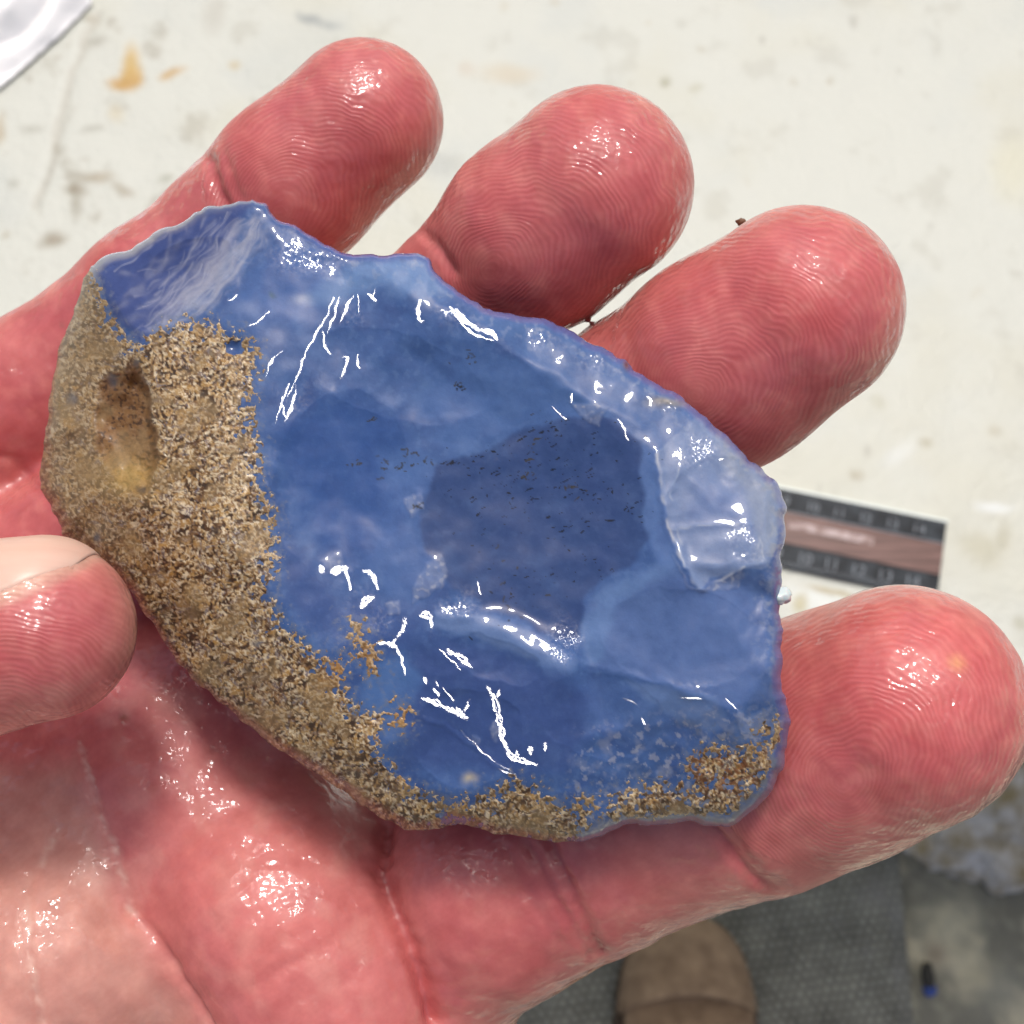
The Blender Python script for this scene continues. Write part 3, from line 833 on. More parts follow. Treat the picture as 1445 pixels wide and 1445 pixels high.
# shallow scoops where flakes came off
for (pu, pv, ru, rv, an, dep) in ((480, 680, 95, 130, .2, .45), (760, 700, 150, 100, -.2, .15), (960, 900, 110, 70, .1, .35), (660, 1040, 80, 70, 0, .45), (560, 530, 130, 60, .3, .3),
                                  (1010, 720, 70, 80, .4, .35), (850, 1010, 90, 60, .2, .35), (250, 400, 90, 50, -.6, .5), (700, 930, 70, 30, .3, .3)):
    du, dv = wu - pu, wv - pv; c, s = math.cos(an), math.sin(an)
    q = ((du * c + dv * s) / ru) ** 2 + ((-du * s + dv * c) / rv) ** 2
    H -= dep * np.clip(1 - q, 0, None) ** .8
# raised ridges and steps between flake scars
def step_line(pts, w, hgt, side=0.0):
    global H
    d = segdist(wu, wv, pts)[0]
    H = H + .55 * hgt * np.exp(-(d / w) ** 2)
for pts, w, hg in (([(355,285),(335,340),(290,400),(235,455),(205,476)], 14, .25), ([(395,312),(340,380),(310,440)], 10, .12), ([(925,640),(935,700),(950,760),(965,800),(990,830)], 6, .28), ([(960,660),(947,700),(965,800)], 5, .12),
                  ([(950,742),(1060,738)], 5, .12), ([(690,470),(760,515),(830,560),(905,600)], 9, .22), ([(620,868),(700,872),(760,898),(812,935),(880,950),(960,975),(1030,1000)], 7, .16),
                  ([(540,1165),(600,1120)], 8, .1), ([(480,610),(430,770)], 20, .1), ([(590,700),(600,780),(640,830)], 8, .15), ([(1085,700),(1080,850),(1085,960)], 6, .2), ([(985,832),(1050,800),(1080,790)], 5, .15),
                  ([(600,1010),(680,1060),(740,1110)], 4, .12), ([(610,420),(640,440),(700,470)], 6, .2), ([(830,1040),(1000,1010)], 10, .18)):
    step_line(pts, w, hg)
# conchoidal ripples on the corner facet
st = ((wu - 355) * .64 - (wv - 285) * -.77); ac = (wu - 355) * .77 + (wv - 285) * .64
cornerm = sstep(-6, 14, sdist(U, V, [(128,375),(250,310),(355,280),(420,320),(330,430),(240,450),(200,480),(160,450)]))
H += cornerm * .07 * perlin(ac / 16 + perlin(U / 70, V / 70, 425), st / 120, 421) + cornerm * .03 * perlin(ac / 6, st / 60, 423)
# the dent in the crust
du, dv = U - 196 + 7 * perlin(U / 30, V / 30, 427) - .10 * (V - 605), V - 605 + 8 * perlin(U / 26, V / 26, 428)
dent = (np.abs(du / np.where(du > 0, 26, 66)) ** 2 + np.abs(dv / 98) ** 2)
dentm = np.clip(1 - dent, 0, 1)
H -= 2.2 * (sstep(-14, 10, du) * sstep(0, .65, dentm) + (1 - sstep(-14, 10, du)) * sstep(0, 1.0, dentm) ** 1.2)
du, dv = U - 146, V - 572; pitm = np.exp(-((du / 14) ** 2 + (dv / 30) ** 2)); H -= .7 * pitm
du, dv = U - 330, V - 492; pit2 = np.exp(-((du / 16) ** 2 + (dv / 13) ** 2)); H -= .8 * pit2
H += .10 * fbm(U / 55, V / 55, 431, 2) + .008 * perlin(U / 11, V / 11, 433)
# faint conchoidal ripples spreading from where flakes were struck off
for (pu, pv, r0, r1, lam, am, a0, a1) in ((1125, 900, 40, 260, 17, .016, 150, 235), (860, 1210, 60, 240, 15, .016, 225, 330), (640, 360, 70, 300, 19, .018, 95, 170), (640, 860, 30, 190, 15, .014, 20, 150), (1080, 610, 40, 210, 14, .014, 95, 190), (430, 1010, 90, 230, 16, .012, 290, 360)):
    rr0 = np.hypot(U - pu, V - pv); an_ = np.degrees(np.arctan2(V - pv, U - pu)) % 360
    H += am * np.sin(2 * np.pi * (rr0 + 7 * perlin(U / 60, V / 60, 481)) / (lam * (.6 + rr0 / 260))) * sstep(r0, r0 + 40, rr0) * sstep(r1, r1 - 90, rr0) * sstep(a0, a0 + 22, an_) * sstep(a1, a1 - 22, an_)
# chippy, knapped margins
chip = sstep(70, 0, D) * sstep(1000, 900, V) * sstep(300, 450, U)
H += chip * (.13 * perlin(U / 26, V / 26, 441) + .04 * perlin(U / 9, V / 9, 442))
botm = sdist(U, V, [(820,1030),(1000,1000),(1110,1010),(1110,1120),(1000,1165),(830,1185),(800,1120)])
H += sstep(-10, 20, botm) * (.12 * perlin(U / 26, V / 26, 451) + .02 * perlin(U / 9, V / 9, 452))
# small flakes still stuck on
FLAKES = [[(585,822),(600,798),(622,786),(633,805),(622,830),(600,842),(580,852)], [(572,705),(592,700),(598,720),(580,728)], [(455,790),(480,780),(490,800),(462,806)], [(805,566),(860,572),(845,602),(815,585)],
          [(950,785),(975,832),(1000,826),(1050,800),(1040,830),(985,838),(965,812)], [(1040,1000),(1060,1015),(1092,995),(1070,1040),(1042,1030)], [(545,850),(560,848),(562,866),(548,866)], [(842,535),(852,548),(840,548)],
          [(700,1015),(708,1030),(700,1042),(692,1028)], [(668,1036),(678,1040),(676,1052),(666,1048)]]
flm = np.zeros(U.shape)
for fl in FLAKES: flm = np.maximum(flm, sstep(-3, 3, sdist(wu, wv, fl)))
H += .05 * flm + flm * .03 * perlin(U / 10, V / 10, 461)
R_ = 9 - 5 * sstep(500, 440, V) * sstep(700, 600, U) + 6 * sstep(600, 900, U) + 14 * sstep(900, 1150, V) + 25 * sstep(300, 90, U)
tt = np.clip(1 - D / R_, 0, 1)
Hbase = H + tilt(U, V)
rz = rim_z(U, V)
Zs = Hbase - (Hbase - rz) * (1 - np.sqrt(np.clip(1 - tt * tt, 0, 1)))
Zs = np.where(D <= 0, rz, Zs)
Ps = px2F(U, V, Zs)
def normals(P):
    a = np.gradient(P, axis=1); b = np.gradient(P, axis=0)
    n = np.cross(b, a); n /= np.linalg.norm(n, axis=-1, keepdims=True) + 1e-12
    return np.where(n[..., 2:3] < 0, -n, n)
Ns = normals(Ps)

# --- colour zones of the stone
sc = np.zeros(U.shape + (3,)) + lin(74, 106, 170)
def zone(w, col):
    global sc
    w = np.clip(w, 0, 1)[..., None]; sc = sc * (1 - w) + lin(*col) * w
def pz(poly, soft, col, k=1.0, warp=True):
    zone(k * sstep(-soft, soft, sdist(wu if warp else U, wv if warp else V, poly)), col)
cl = fbm(U / 55, V / 55, 501, 4)
zone(sstep(.15, .9, cl) * .45, (104, 136, 196)); zone(sstep(-.15, -.9, cl) * .4, (58, 82, 146))
zone(.22 * sstep(.1, .8, fbm(U / 14, V / 14, 511, 3)), (108, 138, 196))
pz([(650,490),(760,520),(860,590),(740,600),(660,640),(600,640),(590,560)], 40, (90, 124, 190), .8)
pz([(390,600),(480,555),(560,590),(590,680),(560,760),(490,800),(420,750)], 30, (64, 99, 170), .9)
pz([(535,640),(600,640),(610,670),(590,690),(545,690)], 16, (96, 130, 196), .7)
pz([(545,700),(590,690),(600,760),(630,800),(600,860),(560,850),(520,800)], 18, (88, 120, 186), .7)
pz([(400,340),(500,365),(560,380),(500,410),(420,460),(330,430)], 25, (78, 114, 184), .8)
pz([(400,760),(470,830),(600,870),(590,920),(480,920),(410,860)], 20, (66, 92, 158), .7)
pz([(590,910),(700,910),(790,950),(850,1000),(800,1090),(700,1090),(560,1080),(570,960)], 20, (66, 90, 154), .9)
pz([(516,935),(570,920),(600,960),(570,1005),(512,1010)], 8, (86, 124, 190), .7)
pz([(640,410),(760,450),(900,530),(1000,600),(960,620),(925,640),(880,600),(800,560),(740,500),(690,470)], 8, (88, 121, 182), .7)
pz([(500,372),(560,360),(608,368),(645,410),(600,425),(540,402),(470,430),(430,420)], 14, (116, 152, 210), .8)
pz([(820,870),(850,835),(950,790),(980,835),(1100,800),(1104,980),(1040,1000),(960,972),(880,952),(830,938)], 5, (92, 120, 182), .95)
pz([(818,880),(850,832),(950,788),(960,800),(870,850),(850,930),(828,938)], 10, (110, 144, 204), .7)
pz([(600,700),(615,655),(680,640),(740,605),(800,590),(850,585),(905,625),(922,690),(918,760),(890,800),(850,815),(825,850),(815,900),(760,890),(690,855),(640,830),(602,780),(592,740)], 5, (59, 84, 142), .95)
pz([(905,630),(925,640),(965,800),(930,800),(908,740)], 6, (100, 132, 196), .8)
pz([(925,640),(960,608),(985,588),(1060,655),(1100,690),(1105,740),(1085,800),(1050,805),(1000,815),(985,832),(960,790),(940,720)], 3, (128, 150, 198), .95)
pz([(985,680),(1040,690),(1060,740),(1000,738),(970,730)], 25, (104, 130, 190), .7)
pz([(1010,600),(1050,650),(1098,690),(1100,760),(1070,790),(1060,720),(1020,650)], 10, (160, 172, 196), .5)
pz([(620,862),(700,870),(760,898),(815,935),(800,948),(740,925),(660,895),(608,885)], 7, (112, 140, 196), .8)
pz([(840,950),(960,985),(1030,1010),(1020,1050),(900,1060),(820,1010)], 16, (84, 114, 178), .6)
pz([(880,960),(960,975),(1010,985),(1030,1020),(1000,1035),(940,1010)], 5, (118, 146, 200), .5)
zone(sstep(.15, .9, cl) * .14, (104, 136, 196)); zone(sstep(-.15, -.9, cl) * .18, (58, 82, 146))
zone(.08 * sstep(.1, .8, fbm(U / 14, V / 14, 511, 3)), (108, 138, 196))
# corner facet with white fracture streaks
pz([(128,375),(250,310),(355,280),(300,400),(240,450),(200,480),(160,450)], 8, (70, 86, 150), .9)
streak = .8 * perlin(ac / 9 + 1.6 * perlin(U / 50, V / 50, 5), st / 70, 521) + .8 * perlin(ac / 3.6 + .8 * perlin(U / 30, V / 30, 6), st / 45, 523)
core = np.exp(-((segdist(U, V, [(372,290),(330,350),(285,410),(225,470)])[0]) / 34) ** 2)
hair = np.zeros(U.shape)
rq = random.Random(9)
for q in range(120):
    ct = rq.random() < .62
    x0, y0 = (rq.gauss(368, 22), rq.gauss(300, 14)) if ct else (rq.uniform(220, 380), rq.uniform(290, 400))
    if ct: x1, y1 = rq.gauss(215, 26), rq.gauss(468, 12)
    else: l_ = rq.uniform(40, 150); x1, y1 = x0 - l_ * .8, y0 + l_ * rq.uniform(.6, 1.0)
    bend = rq.gauss(14, 10); t0, t1 = (rq.uniform(0, .5), rq.uniform(.55, 1)) if ct else (0, 1)
    p = [(x0 + (x1 - x0) * t + bend * math.sin(3.14 * t) * .7, y0 + (y1 - y0) * t + bend * math.sin(3.14 * t) * .8) for t in np.linspace(t0, t1, 7)]
    xs_, ys_ = [a_[0] for a_ in p], [a_[1] for a_ in p]
    i0, i1 = max(0, int((min(ys_) - 12 - vs[0]) / STEP)), max(1, int((max(ys_) + 12 - vs[0]) / STEP) + 1)
    j0, j1 = max(0, int((min(xs_) - 12 - us[0]) / STEP)), max(1, int((max(xs_) + 12 - us[0]) / STEP) + 1)
    u_, v_ = U[i0:i1, j0:j1], V[i0:i1, j0:j1]
    if u_.size == 0: continue
    w_ = rq.choice((1.1, 1.4, 2.0, 3.5, 5.5))
    d = segdist(u_ + 5 * perlin(u_ / 26, v_ / 26, 531), v_ + 5 * perlin(u_ / 26, v_ / 26, 533), p)[0]
    hair[i0:i1, j0:j1] = 1 - (1 - hair[i0:i1, j0:j1]) * (1 - rq.uniform(.2, .6) * (1.4 / w_) ** .4 * np.exp(-(d / w_) ** 2) * sstep(-.5, .3, perlin(u_ / 22, v_ / 22, 535 + q)))
cornw = sstep(-6, 10, sdist(U, V, [(128,375),(250,310),(355,280),(412,316),(360,360),(300,440),(205,482),(160,450)]))
zone(cornw * hair * .72, (190, 194, 216))
zone(cornerm * .16 * core * sstep(-.2, .6, fbm(U / 9, V / 9, 527, 3)), (150, 160, 200))
zone(.2 * sstep(9, 0, D) * sstep(480, 380, V) * sstep(400, 340, U), (196, 196, 206))
for l in ([(925,640),(935,700),(950,760),(965,800),(988,832)], [(988,832),(1050,800)]): zone(.75 * sstep(-.3, .4, perlin(U / 24, V / 24, 551)) * np.exp(-(segdist(wu, wv, l)[0] / 2.2) ** 2), (198, 204, 222))
for l in ([(962,655),(948,700),(966,800)], [(950,742),(1062,738)], [(1060,800),(1075,740)], [(1062,740),(1080,790)]): zone(.45 * sstep(-.3, .4, perlin(U / 20, V / 20, 553)) * np.exp(-(segdist(wu, wv, l)[0] / 1.8) ** 2), (184, 194, 216))
# milky flaws, chips and cloudy corners
flm = flm * (.55 + .45 * sstep(-.4, .4, perlin(U / 13, V / 13, 530)))
zone(flm * .45, (150, 164, 202)); zone(flm * .4 * sstep(.1, .6, perlin(U / 8, V / 8, 531)), (200, 204, 220))
zone(chip * sstep(.15, .7, fbm(U / 12, V / 12, 541, 3)) * .38, (160, 174, 206))
zone(sstep(-20, 30, botm) * sstep(.1, .8, fbm(U / 32, V / 32, 543, 4)) * .6, (140, 152, 188)); zone(sstep(-20, 30, botm) * sstep(.3, .6, fbm(U / 12, V / 12, 544, 4)) * .5, (176, 182, 204))
zone(sstep(30, 4, D) * sstep(960, 1060, U) * sstep(1000, 900, V) * sstep(-.2, .5, fbm(U / 13, V / 13, 545, 3)) * .55, (182, 186, 192))
zone(.55 * sstep(14, 2, D) * sstep(330, 500, U) * sstep(1050, 900, V), (112, 116, 186))
zone(.9 * sstep(1085, 1092, U) * sstep(780, 800, V) * sstep(1000, 960, V) * sstep(20, 6, D), (96, 112, 172))
zone(.9 * np.exp(-((wu - 425) / 16) ** 2 - ((wv - 423) / 7) ** 2) * .6, (180, 190, 216)); zone(np.exp(-((wu - 345) / 24) ** 2 - ((wv - 436) / 12) ** 2) * .45, (140, 158, 206))
zone(.8 * np.exp(-((wu - 664) / 9) ** 2 - ((wv - 1098) / 6) ** 2), (196, 186, 164)); zone(.8 * np.exp(-((U - 884) / 5) ** 2 - ((V - 515) / 7) ** 2), (110, 66, 40))
zone(.6 * np.exp(-((wu - 940) / 26) ** 2 - ((wv - 570) / 7) ** 2), (186, 172, 140)); zone(.5 * np.exp(-((wu - 383) / 5) ** 2 - ((wv - 414) / 5) ** 2), (70, 100, 90))
rimlow = sstep(16, 3, D) * np.maximum(sstep(1000, 1120, V), sstep(380, 250, U))
zone(.8 * rimlow, (128, 130, 158))
spk = RNG.random(U.shape)
# dark dendrites
rr = random.Random(5)
def speck_strokes(n, area, ang, spread, lmin, lmax, w, col, k):
    for _ in range(n):
        x0, y0 = area()
        p = [(x0, y0)]; an = ang + rr.gauss(0, spread)
        for j in range(rr.randint(1, 3)):
            l = rr.uniform(lmin, lmax); an += rr.gauss(0, .6); p.append((p[-1][0] + l * math.cos(an), p[-1][1] + l * math.sin(an)))
        xs_, ys_ = [q[0] for q in p], [q[1] for q in p]
        i0, i1 = max(0, int((min(ys_) - 6 - vs[0]) / STEP)), int((max(ys_) + 6 - vs[0]) / STEP) + 1
        j0, j1 = max(0, int((min(xs_) - 6 - us[0]) / STEP)), int((max(xs_) + 6 - us[0]) / STEP) + 1
        d = segdist(U[i0:i1, j0:j1], V[i0:i1, j0:j1], p)[0]
        ww = (rr.uniform(.5, 1) * k * sstep(w * 1.25, w * .35, d + .7 * perlin(U[i0:i1, j0:j1] / 3, V[i0:i1, j0:j1] / 3, 77)))[..., None]
        sc[i0:i1, j0:j1] = sc[i0:i1, j0:j1] * (1 - ww) + lin(*col) * ww
def along(pts, sd_):
    def f():
        i = rr.randrange(len(pts) - 1); t = rr.random()
        return pts[i][0] + t * (pts[i + 1][0] - pts[i][0]) + rr.gauss(0, sd_), pts[i][1] + t * (pts[i + 1][1] - pts[i][1]) + rr.gauss(0, sd_)
    return f
def spot(x, y, s_): return lambda: (rr.gauss(x, s_), rr.gauss(y, s_ * .6))
INK, OLV = (34, 36, 42), (70, 66, 50)
def specks(bands, seed, col, k, an=-.35):
    dens = np.zeros(U.shape)
    for pts, w, p in bands: dens = np.maximum(dens, p * np.exp(-(segdist(U, V, pts)[0] / w) ** 2))
    c_, s_ = math.cos(an), math.sin(an)
    a_, b_ = U * c_ + V * s_, -U * s_ + V * c_
    n_ = perlin(a_ / 8.5 + perlin(U / 15, V / 15, seed + 3), b_ / 2.9 + perlin(U / 15, V / 15, seed + 4), seed) + .5 * perlin(a_ / 17, b_ / 9, seed + 1)
    zone(k * sstep(0, .16, n_ - (.94 - .86 * dens)) * (dens > .05), col)
specks([([(628,656),(660,650),(690,640),(718,628)], 6, .95), ([(718,628),(770,610),(800,590)], 11, .72), ([(760,600),(800,592)], 16, .62), ([(775,610),(790,655),(740,690),(700,672)], 26, .55), ([(720,700),(760,722),(810,745)], 34, .5),
        ([(826,736),(872,734)], 2.5, .85), ([(800,640),(822,700),(860,690),(908,722)], 16, .58), ([(800,772),(830,797),(872,807)], 7, .7), ([(680,700),(850,660)], 60, .40), ([(690,830),(820,800)], 40, .36)], 831, INK, .9)
specks([([(660,500),(668,510)], 9, .85), ([(632,513),(634,516)], 5, .8), ([(645,540),(652,548)], 7, .85), ([(490,657),(508,650)], 5, .9), ([(520,594),(530,592)], 7, .7), ([(752,588),(764,583)], 5, .9), ([(740,673),(752,670)], 7, .85), ([(800,690),(808,684)], 7, .9), ([(815,704),(824,698)], 6, .85), ([(745,650),(760,615)], 14, .6), ([(540,662),(600,655)], 9, .6)], 861, OLV, .85)
for x_, y_, s_, n_ in ((665, 505, 6, 4), (648, 543, 5, 4), (500, 655, 6, 4), (605, 650, 4, 4), (745, 672, 5, 3), (803, 688, 6, 3), (575, 640, 8, 6), (550, 662, 14, 8), (590, 715, 5, 4), (680, 860, 30, 5), (720, 815, 40, 6)):
    speck_strokes(n_, spot(x_, y_, s_), -.4, .6, 1.5, 4, 1.5, rr.choice((INK, OLV)), .85)
sc = sc * (1 + .05 * (spk[..., None] - .5))

# --- crust: where it is, how high, what colour
RIND = [(128,372),(143,400),(152,430),(165,455),(185,475),(200,482),(215,462),(250,450),(290,445),(320,462),(350,470),(368,488),(372,520),(360,560),(365,600),(372,640),(375,690),(392,720),(398,760),(395,800),(385,835),(400,870),(430,900),(450,920),(480,938),(490,965),(505,995),(545,1000),(556,1018),(540,1035),(542,1065),(580,1100),(630,1128),(690,1112),(722,1088),(752,1100),(790,1130),(832,1142),(850,1160),(830,1230),(500,1260),(180,960),(20,740),(20,480),(100,360)]
fine = fbm(U / 9, V / 9, 601, 3); grit = fbm(U / 4.6, V / 4.6, 603, 2, .6)
rd = sdist(U, V, RIND)
for isl in ([(492,878),(510,878),(520,900),(535,925),(540,945),(520,952),(505,930),(494,905)], [(552,992),(570,998),(578,1020),(566,1032),(552,1020)], [(470,925),(490,935),(485,960),(465,950)],
            [(975,1080),(1005,1055),(1035,1068),(1080,1055),(1086,1085),(1066,1112),(1020,1108),(985,1108)], [(868,1128),(930,1112),(985,1125),(1010,1150),(960,1166),(880,1172),(862,1150)],
            [(1076,1030),(1105,1012),(1116,1055),(1088,1056)], [(812,1135),(830,1132),(832,1146),(816,1148)], [(990,1112),(1060,1112),(1045,1150),(985,1142)]):
    rd = np.maximum(rd, sdist(U, V, isl) * .8 + (12 if isl[0][0] > 800 else 5))
thin = sstep(330, 250, np.abs(U - 250)) * .0
lowrim = sstep(19, 8, D + 5 * perlin(U / 40, V / 40, 605)) * np.maximum(sstep(960, 1040, V), sstep(880, 840, V) * sstep(900, 840, V) * 0)
cover = rd + 15 * fine + 6 * grit - 26 * lowrim
pits = sstep(.30, .62, fbm(U / 12, V / 12, 611, 2) + .25 * grit) * sstep(230, 300, U) * 26 * sstep(90, 20, np.abs(rd - 30) * .8)
pits = np.maximum(pits, sstep(.42, .7, fbm(U / 11, V / 11, 613, 2) + .25 * grit) * 16)
pits = pits + 40 * sstep(.35, .8, pit2) + 40 * sstep(.5, .9, pitm) * sstep(-.3, .3, fine)
cover = cover - pits
ck = sstep(-2, 14, cover)
g3 = perlin(U / 14, V / 14, 625)
h1_, h2_ = perlin(U / 17, V / 17, 626), perlin(U / 17, V / 17, 627)
g1 = perlin(U / 7.0 + 1.3 * h1_, V / 7.0 + 1.3 * h2_, 621); g2 = perlin(U / 3.6 + h2_, V / 3.6 + h1_, 623)
w2_ = perlin(U / 7.5 + 1.2 * perlin(U / 20, V / 20, 635), V / 7.0 + 1.2 * perlin(U / 20, V / 20, 634), 643) + .55 * perlin(U / 3.6, V / 3.6, 644)
leftsm = sstep(230, 120, U)                       # the side facet is smoother
pock = sstep(.12, .5, w2_)
lift = (-.08 + .15 * ck) + ck * (1 - .45 * leftsm) * (.35 + 1.2 * sstep(-.4, .5, fbm(U / 48, V / 48, 673, 3))) * (.035 * g1 + .03 * g2 + .08 * g3 - .06 * pock)
lift = lift + ck * .05 * (sstep(-.1, .3, fbm(U / 40, V / 40, 671, 3)) - .5)
lift = np.where(cover > 5, np.maximum(lift, .012 + .02 * (g2 + .6)), lift)
Zr = Zs + lift
palette = [lin(*c) for c in ((178, 156, 116), (122, 90, 48), (58, 40, 24), (222, 216, 198), (104, 112, 142), (158, 126, 74))]
rc = np.zeros(U.shape + (3,)) + palette[0]
def rz_(w, c):
    global rc
    w = np.clip(w, 0, 1)[..., None]; rc = rc * (1 - w) + c * w
b1 = fbm(U / 60, V / 60, 631, 3)
q1, q2 = 1.2 * perlin(U / 20, V / 20, 634), 1.2 * perlin(U / 20, V / 20, 635)
w1, w2 = perlin(U / 11 + q1, V / 11 + q2, 641) + .4 * perlin(U / 4, V / 4, 642), perlin(U / 5.5 + q2, V / 5.5 + q1, 643)
w2 = w2_
rz_(sstep(-.1, .5, w1 + .4 * b1) * .6, palette[1])
rz_(sstep(.2, .75, fbm(U / 30, V / 30, 645, 3)) * .6, palette[5])
rz_(sstep(.3, .7, fbm(U / 26, V / 26, 655, 3)) * .35, lin(140, 140, 146))
rz_(sstep(.04, .4, perlin(U / 9 - q1, V / 9 + q2, 653)) * .8 * sstep(-.5, .3, b1 + .3), palette[4])
rz_(sstep(.13, .04, np.abs(perlin(U / 8 + q1, V / 8 - q2, 651))) * .8, palette[3])
rz_(np.exp(-((w2 - .07) / .06) ** 2) * .6, palette[3])
w3 = w2 + .35 * fbm(U / 28, V / 28, 658, 2)
rz_(sstep(-.02, .22, w3) * .8, lin(118, 84, 42)); rz_(sstep(.20, .5, w3) * .92, lin(50, 36, 22))
rz_(.7 * sstep(.1, .6, fbm(U / 17, V / 17, 659, 3)) * sstep(-.3, .2, w1), lin(98, 70, 38))
rz_(.8 * sstep(.28, .45, perlin(U / 5.5 - q2, V / 5.5, 661)), lin(226, 222, 208))
rz_(.6 * sstep(.15, .6, fbm(U / 22 + 5, V / 22, 663, 3)) * sstep(.1, -.3, w2), lin(176, 140, 70))
rz_(sstep(.34, .5, perlin(U / 6 + q2, V / 6 + q1, 657)) * .7, palette[2])
rz_(sstep(12, 0, cover) * .65, lin(176, 180, 190))
rz_(leftsm * .45, lin(140, 124, 100))
rz_(sstep(.0, .3, dentm) * .85, lin(122, 88, 46)); rz_(sstep(.0, .35, dentm) * .8 * sstep(.2, .45, w2), palette[2]); rz_(np.exp(-((U - 180) / 40) ** 2 - ((V - 672) / 30) ** 2) * .55, lin(196, 176, 112))  # dent brown inside; its shade and sunlit lower wall are painted in
rz_(sstep(-40, 40, V - 1060) * sstep(.0, .5, w1) * .5, palette[2])
rp = random.Random(21)
for q in range(16):
    x_, y_ = rp.choice(((rp.uniform(240, 360), rp.uniform(500, 860)), (rp.uniform(260, 420), rp.uniform(860, 960)), (rp.uniform(430, 560), rp.uniform(1000, 1110)), (rp.uniform(100, 200), rp.uniform(460, 760))))
    r_ = rp.uniform(4, 9); e_ = rp.uniform(.6, 1.5)
    w_ = np.exp(-(((U + 3 * h1_ - x_) / r_) ** 2 + ((V + 3 * h2_ - y_) / (r_ * e_)) ** 2) ** 1.5)
    Zr = np.where(ck > .9, np.maximum(Zr - .16 * w_, Zs + .012), Zr); rz_(.85 * w_, rp.choice((lin(92, 98, 118), lin(64, 56, 50), lin(110, 112, 122))))
smo = sstep(.05, .6, -fbm(U / 48, V / 48, 673, 3))
rz_(.55 * smo, lin(150, 132, 100))
rust = np.exp(-((U - 1025) / 55) ** 2 - ((V - 1085) / 32) ** 2)
rz_(rust * sstep(-.2, .4, w1) * .75, lin(136, 82, 36)); rz_(rust * sstep(.25, .6, w2) * .7, lin(70, 42, 22))
for x_, y_ in ((515, 930), (566, 1012), (475, 940)): rz_(np.exp(-((U - x_) / 26) ** 2 - ((V - y_) / 30) ** 2) * .55, lin(158, 118, 56))

zone(.65 * sstep(-16, 6, cover) * sstep(-.5, .3, fbm(U / 10, V / 10, 665, 3)), (122, 132, 158))
zone(.85 * sstep(-10, 20, sdist(U, V, [(850,1135),(930,1112),(1000,1108),(1090,1040),(1112,1050),(1095,1110),(1035,1170),(880,1172)])) * sstep(-.4, .4, fbm(U / 16, V / 16, 667, 3)), (122, 126, 142))
# --- water film: smooth slopes with ripples; glints placed by aiming normals at the sun
Psm = px2F(U, V, np.where(D > 0, blur(Zs, 2.0), Zs))
film = normals(Psm)
view = np.array([0, 0, D0 * 1000.0]) - Ps; view /= np.linalg.norm(view, axis=-1, keepdims=True)
sunF = np.array([SUN @ EX, SUN @ EY, SUN @ EZ])
half = view + sunF; half /= np.linalg.norm(half, axis=-1, keepdims=True)
gm = np.zeros(U.shape)
def glint_stroke(pts, w):
    xs_, ys_ = [q[0] for q in pts], [q[1] for q in pts]
    i0, i1 = max(0, int((min(ys_) - 3 * w - 8 - vs[0]) / STEP)), int((max(ys_) + 3 * w + 8 - vs[0]) / STEP) + 1
    j0, j1 = max(0, int((min(xs_) - 3 * w - 8 - us[0]) / STEP)), int((max(xs_) + 3 * w + 8 - us[0]) / STEP) + 1
    u_, v_ = U[i0:i1, j0:j1], V[i0:i1, j0:j1]
    P = np.array(pts, float)
    for _ in range(2):                                     # round the corners
        q = np.empty((2 * len(P), 2)); q[0] = P[0]; q[-1] = P[-1]
        q[1:-1:2] = .75 * P[:-1] + .25 * P[1:]; q[2:-1:2] = .25 * P[:-1] + .75 * P[1:]; P = q
    L = np.concatenate([[0], np.cumsum(np.hypot(*np.diff(P, axis=0).T))])
    n = max(4, int(L[-1] / 1.2)); t = np.linspace(0, 1, n)
    px_, py_ = np.interp(t * L[-1], L, P[:, 0]), np.interp(t * L[-1], L, P[:, 1])
    sd0 = pts[0][0] * .37
    wt = w * (.25 + .75 * np.clip(np.sin(np.pi * (.06 + .88 * t)), 0, 1) ** .7) * (1 + .55 * perlin(t * L[-1] / 14 + sd0, t * 0 + .3, 705))
    uu = u_ + 2.2 * perlin(u_ / 11, v_ / 11, 701) + .3 * perlin(u_ / 4.5, v_ / 4.5, 704); vv = v_ + 2.2 * perlin(u_ / 11, v_ / 11, 703) + .3 * perlin(u_ / 4.5, v_ / 4.5, 706)
    dd = np.hypot(uu[..., None] - px_, vv[..., None] - py_) - wt
    d = dd.min(-1)
    k = sstep(1.3, -.3, d)
    if w > 2.4:                                            # fine gaps striped along the wider glints
        k = k * (1 - .55 * sstep(.6, .95, np.cos(2 * np.pi * (d + .6 * perlin(u_ / 12, v_ / 12, 708)) / 3.4 + 1.0)) * (d < -.6))
    gm[i0:i1, j0:j1] = np.maximum(gm[i0:i1, j0:j1], k)
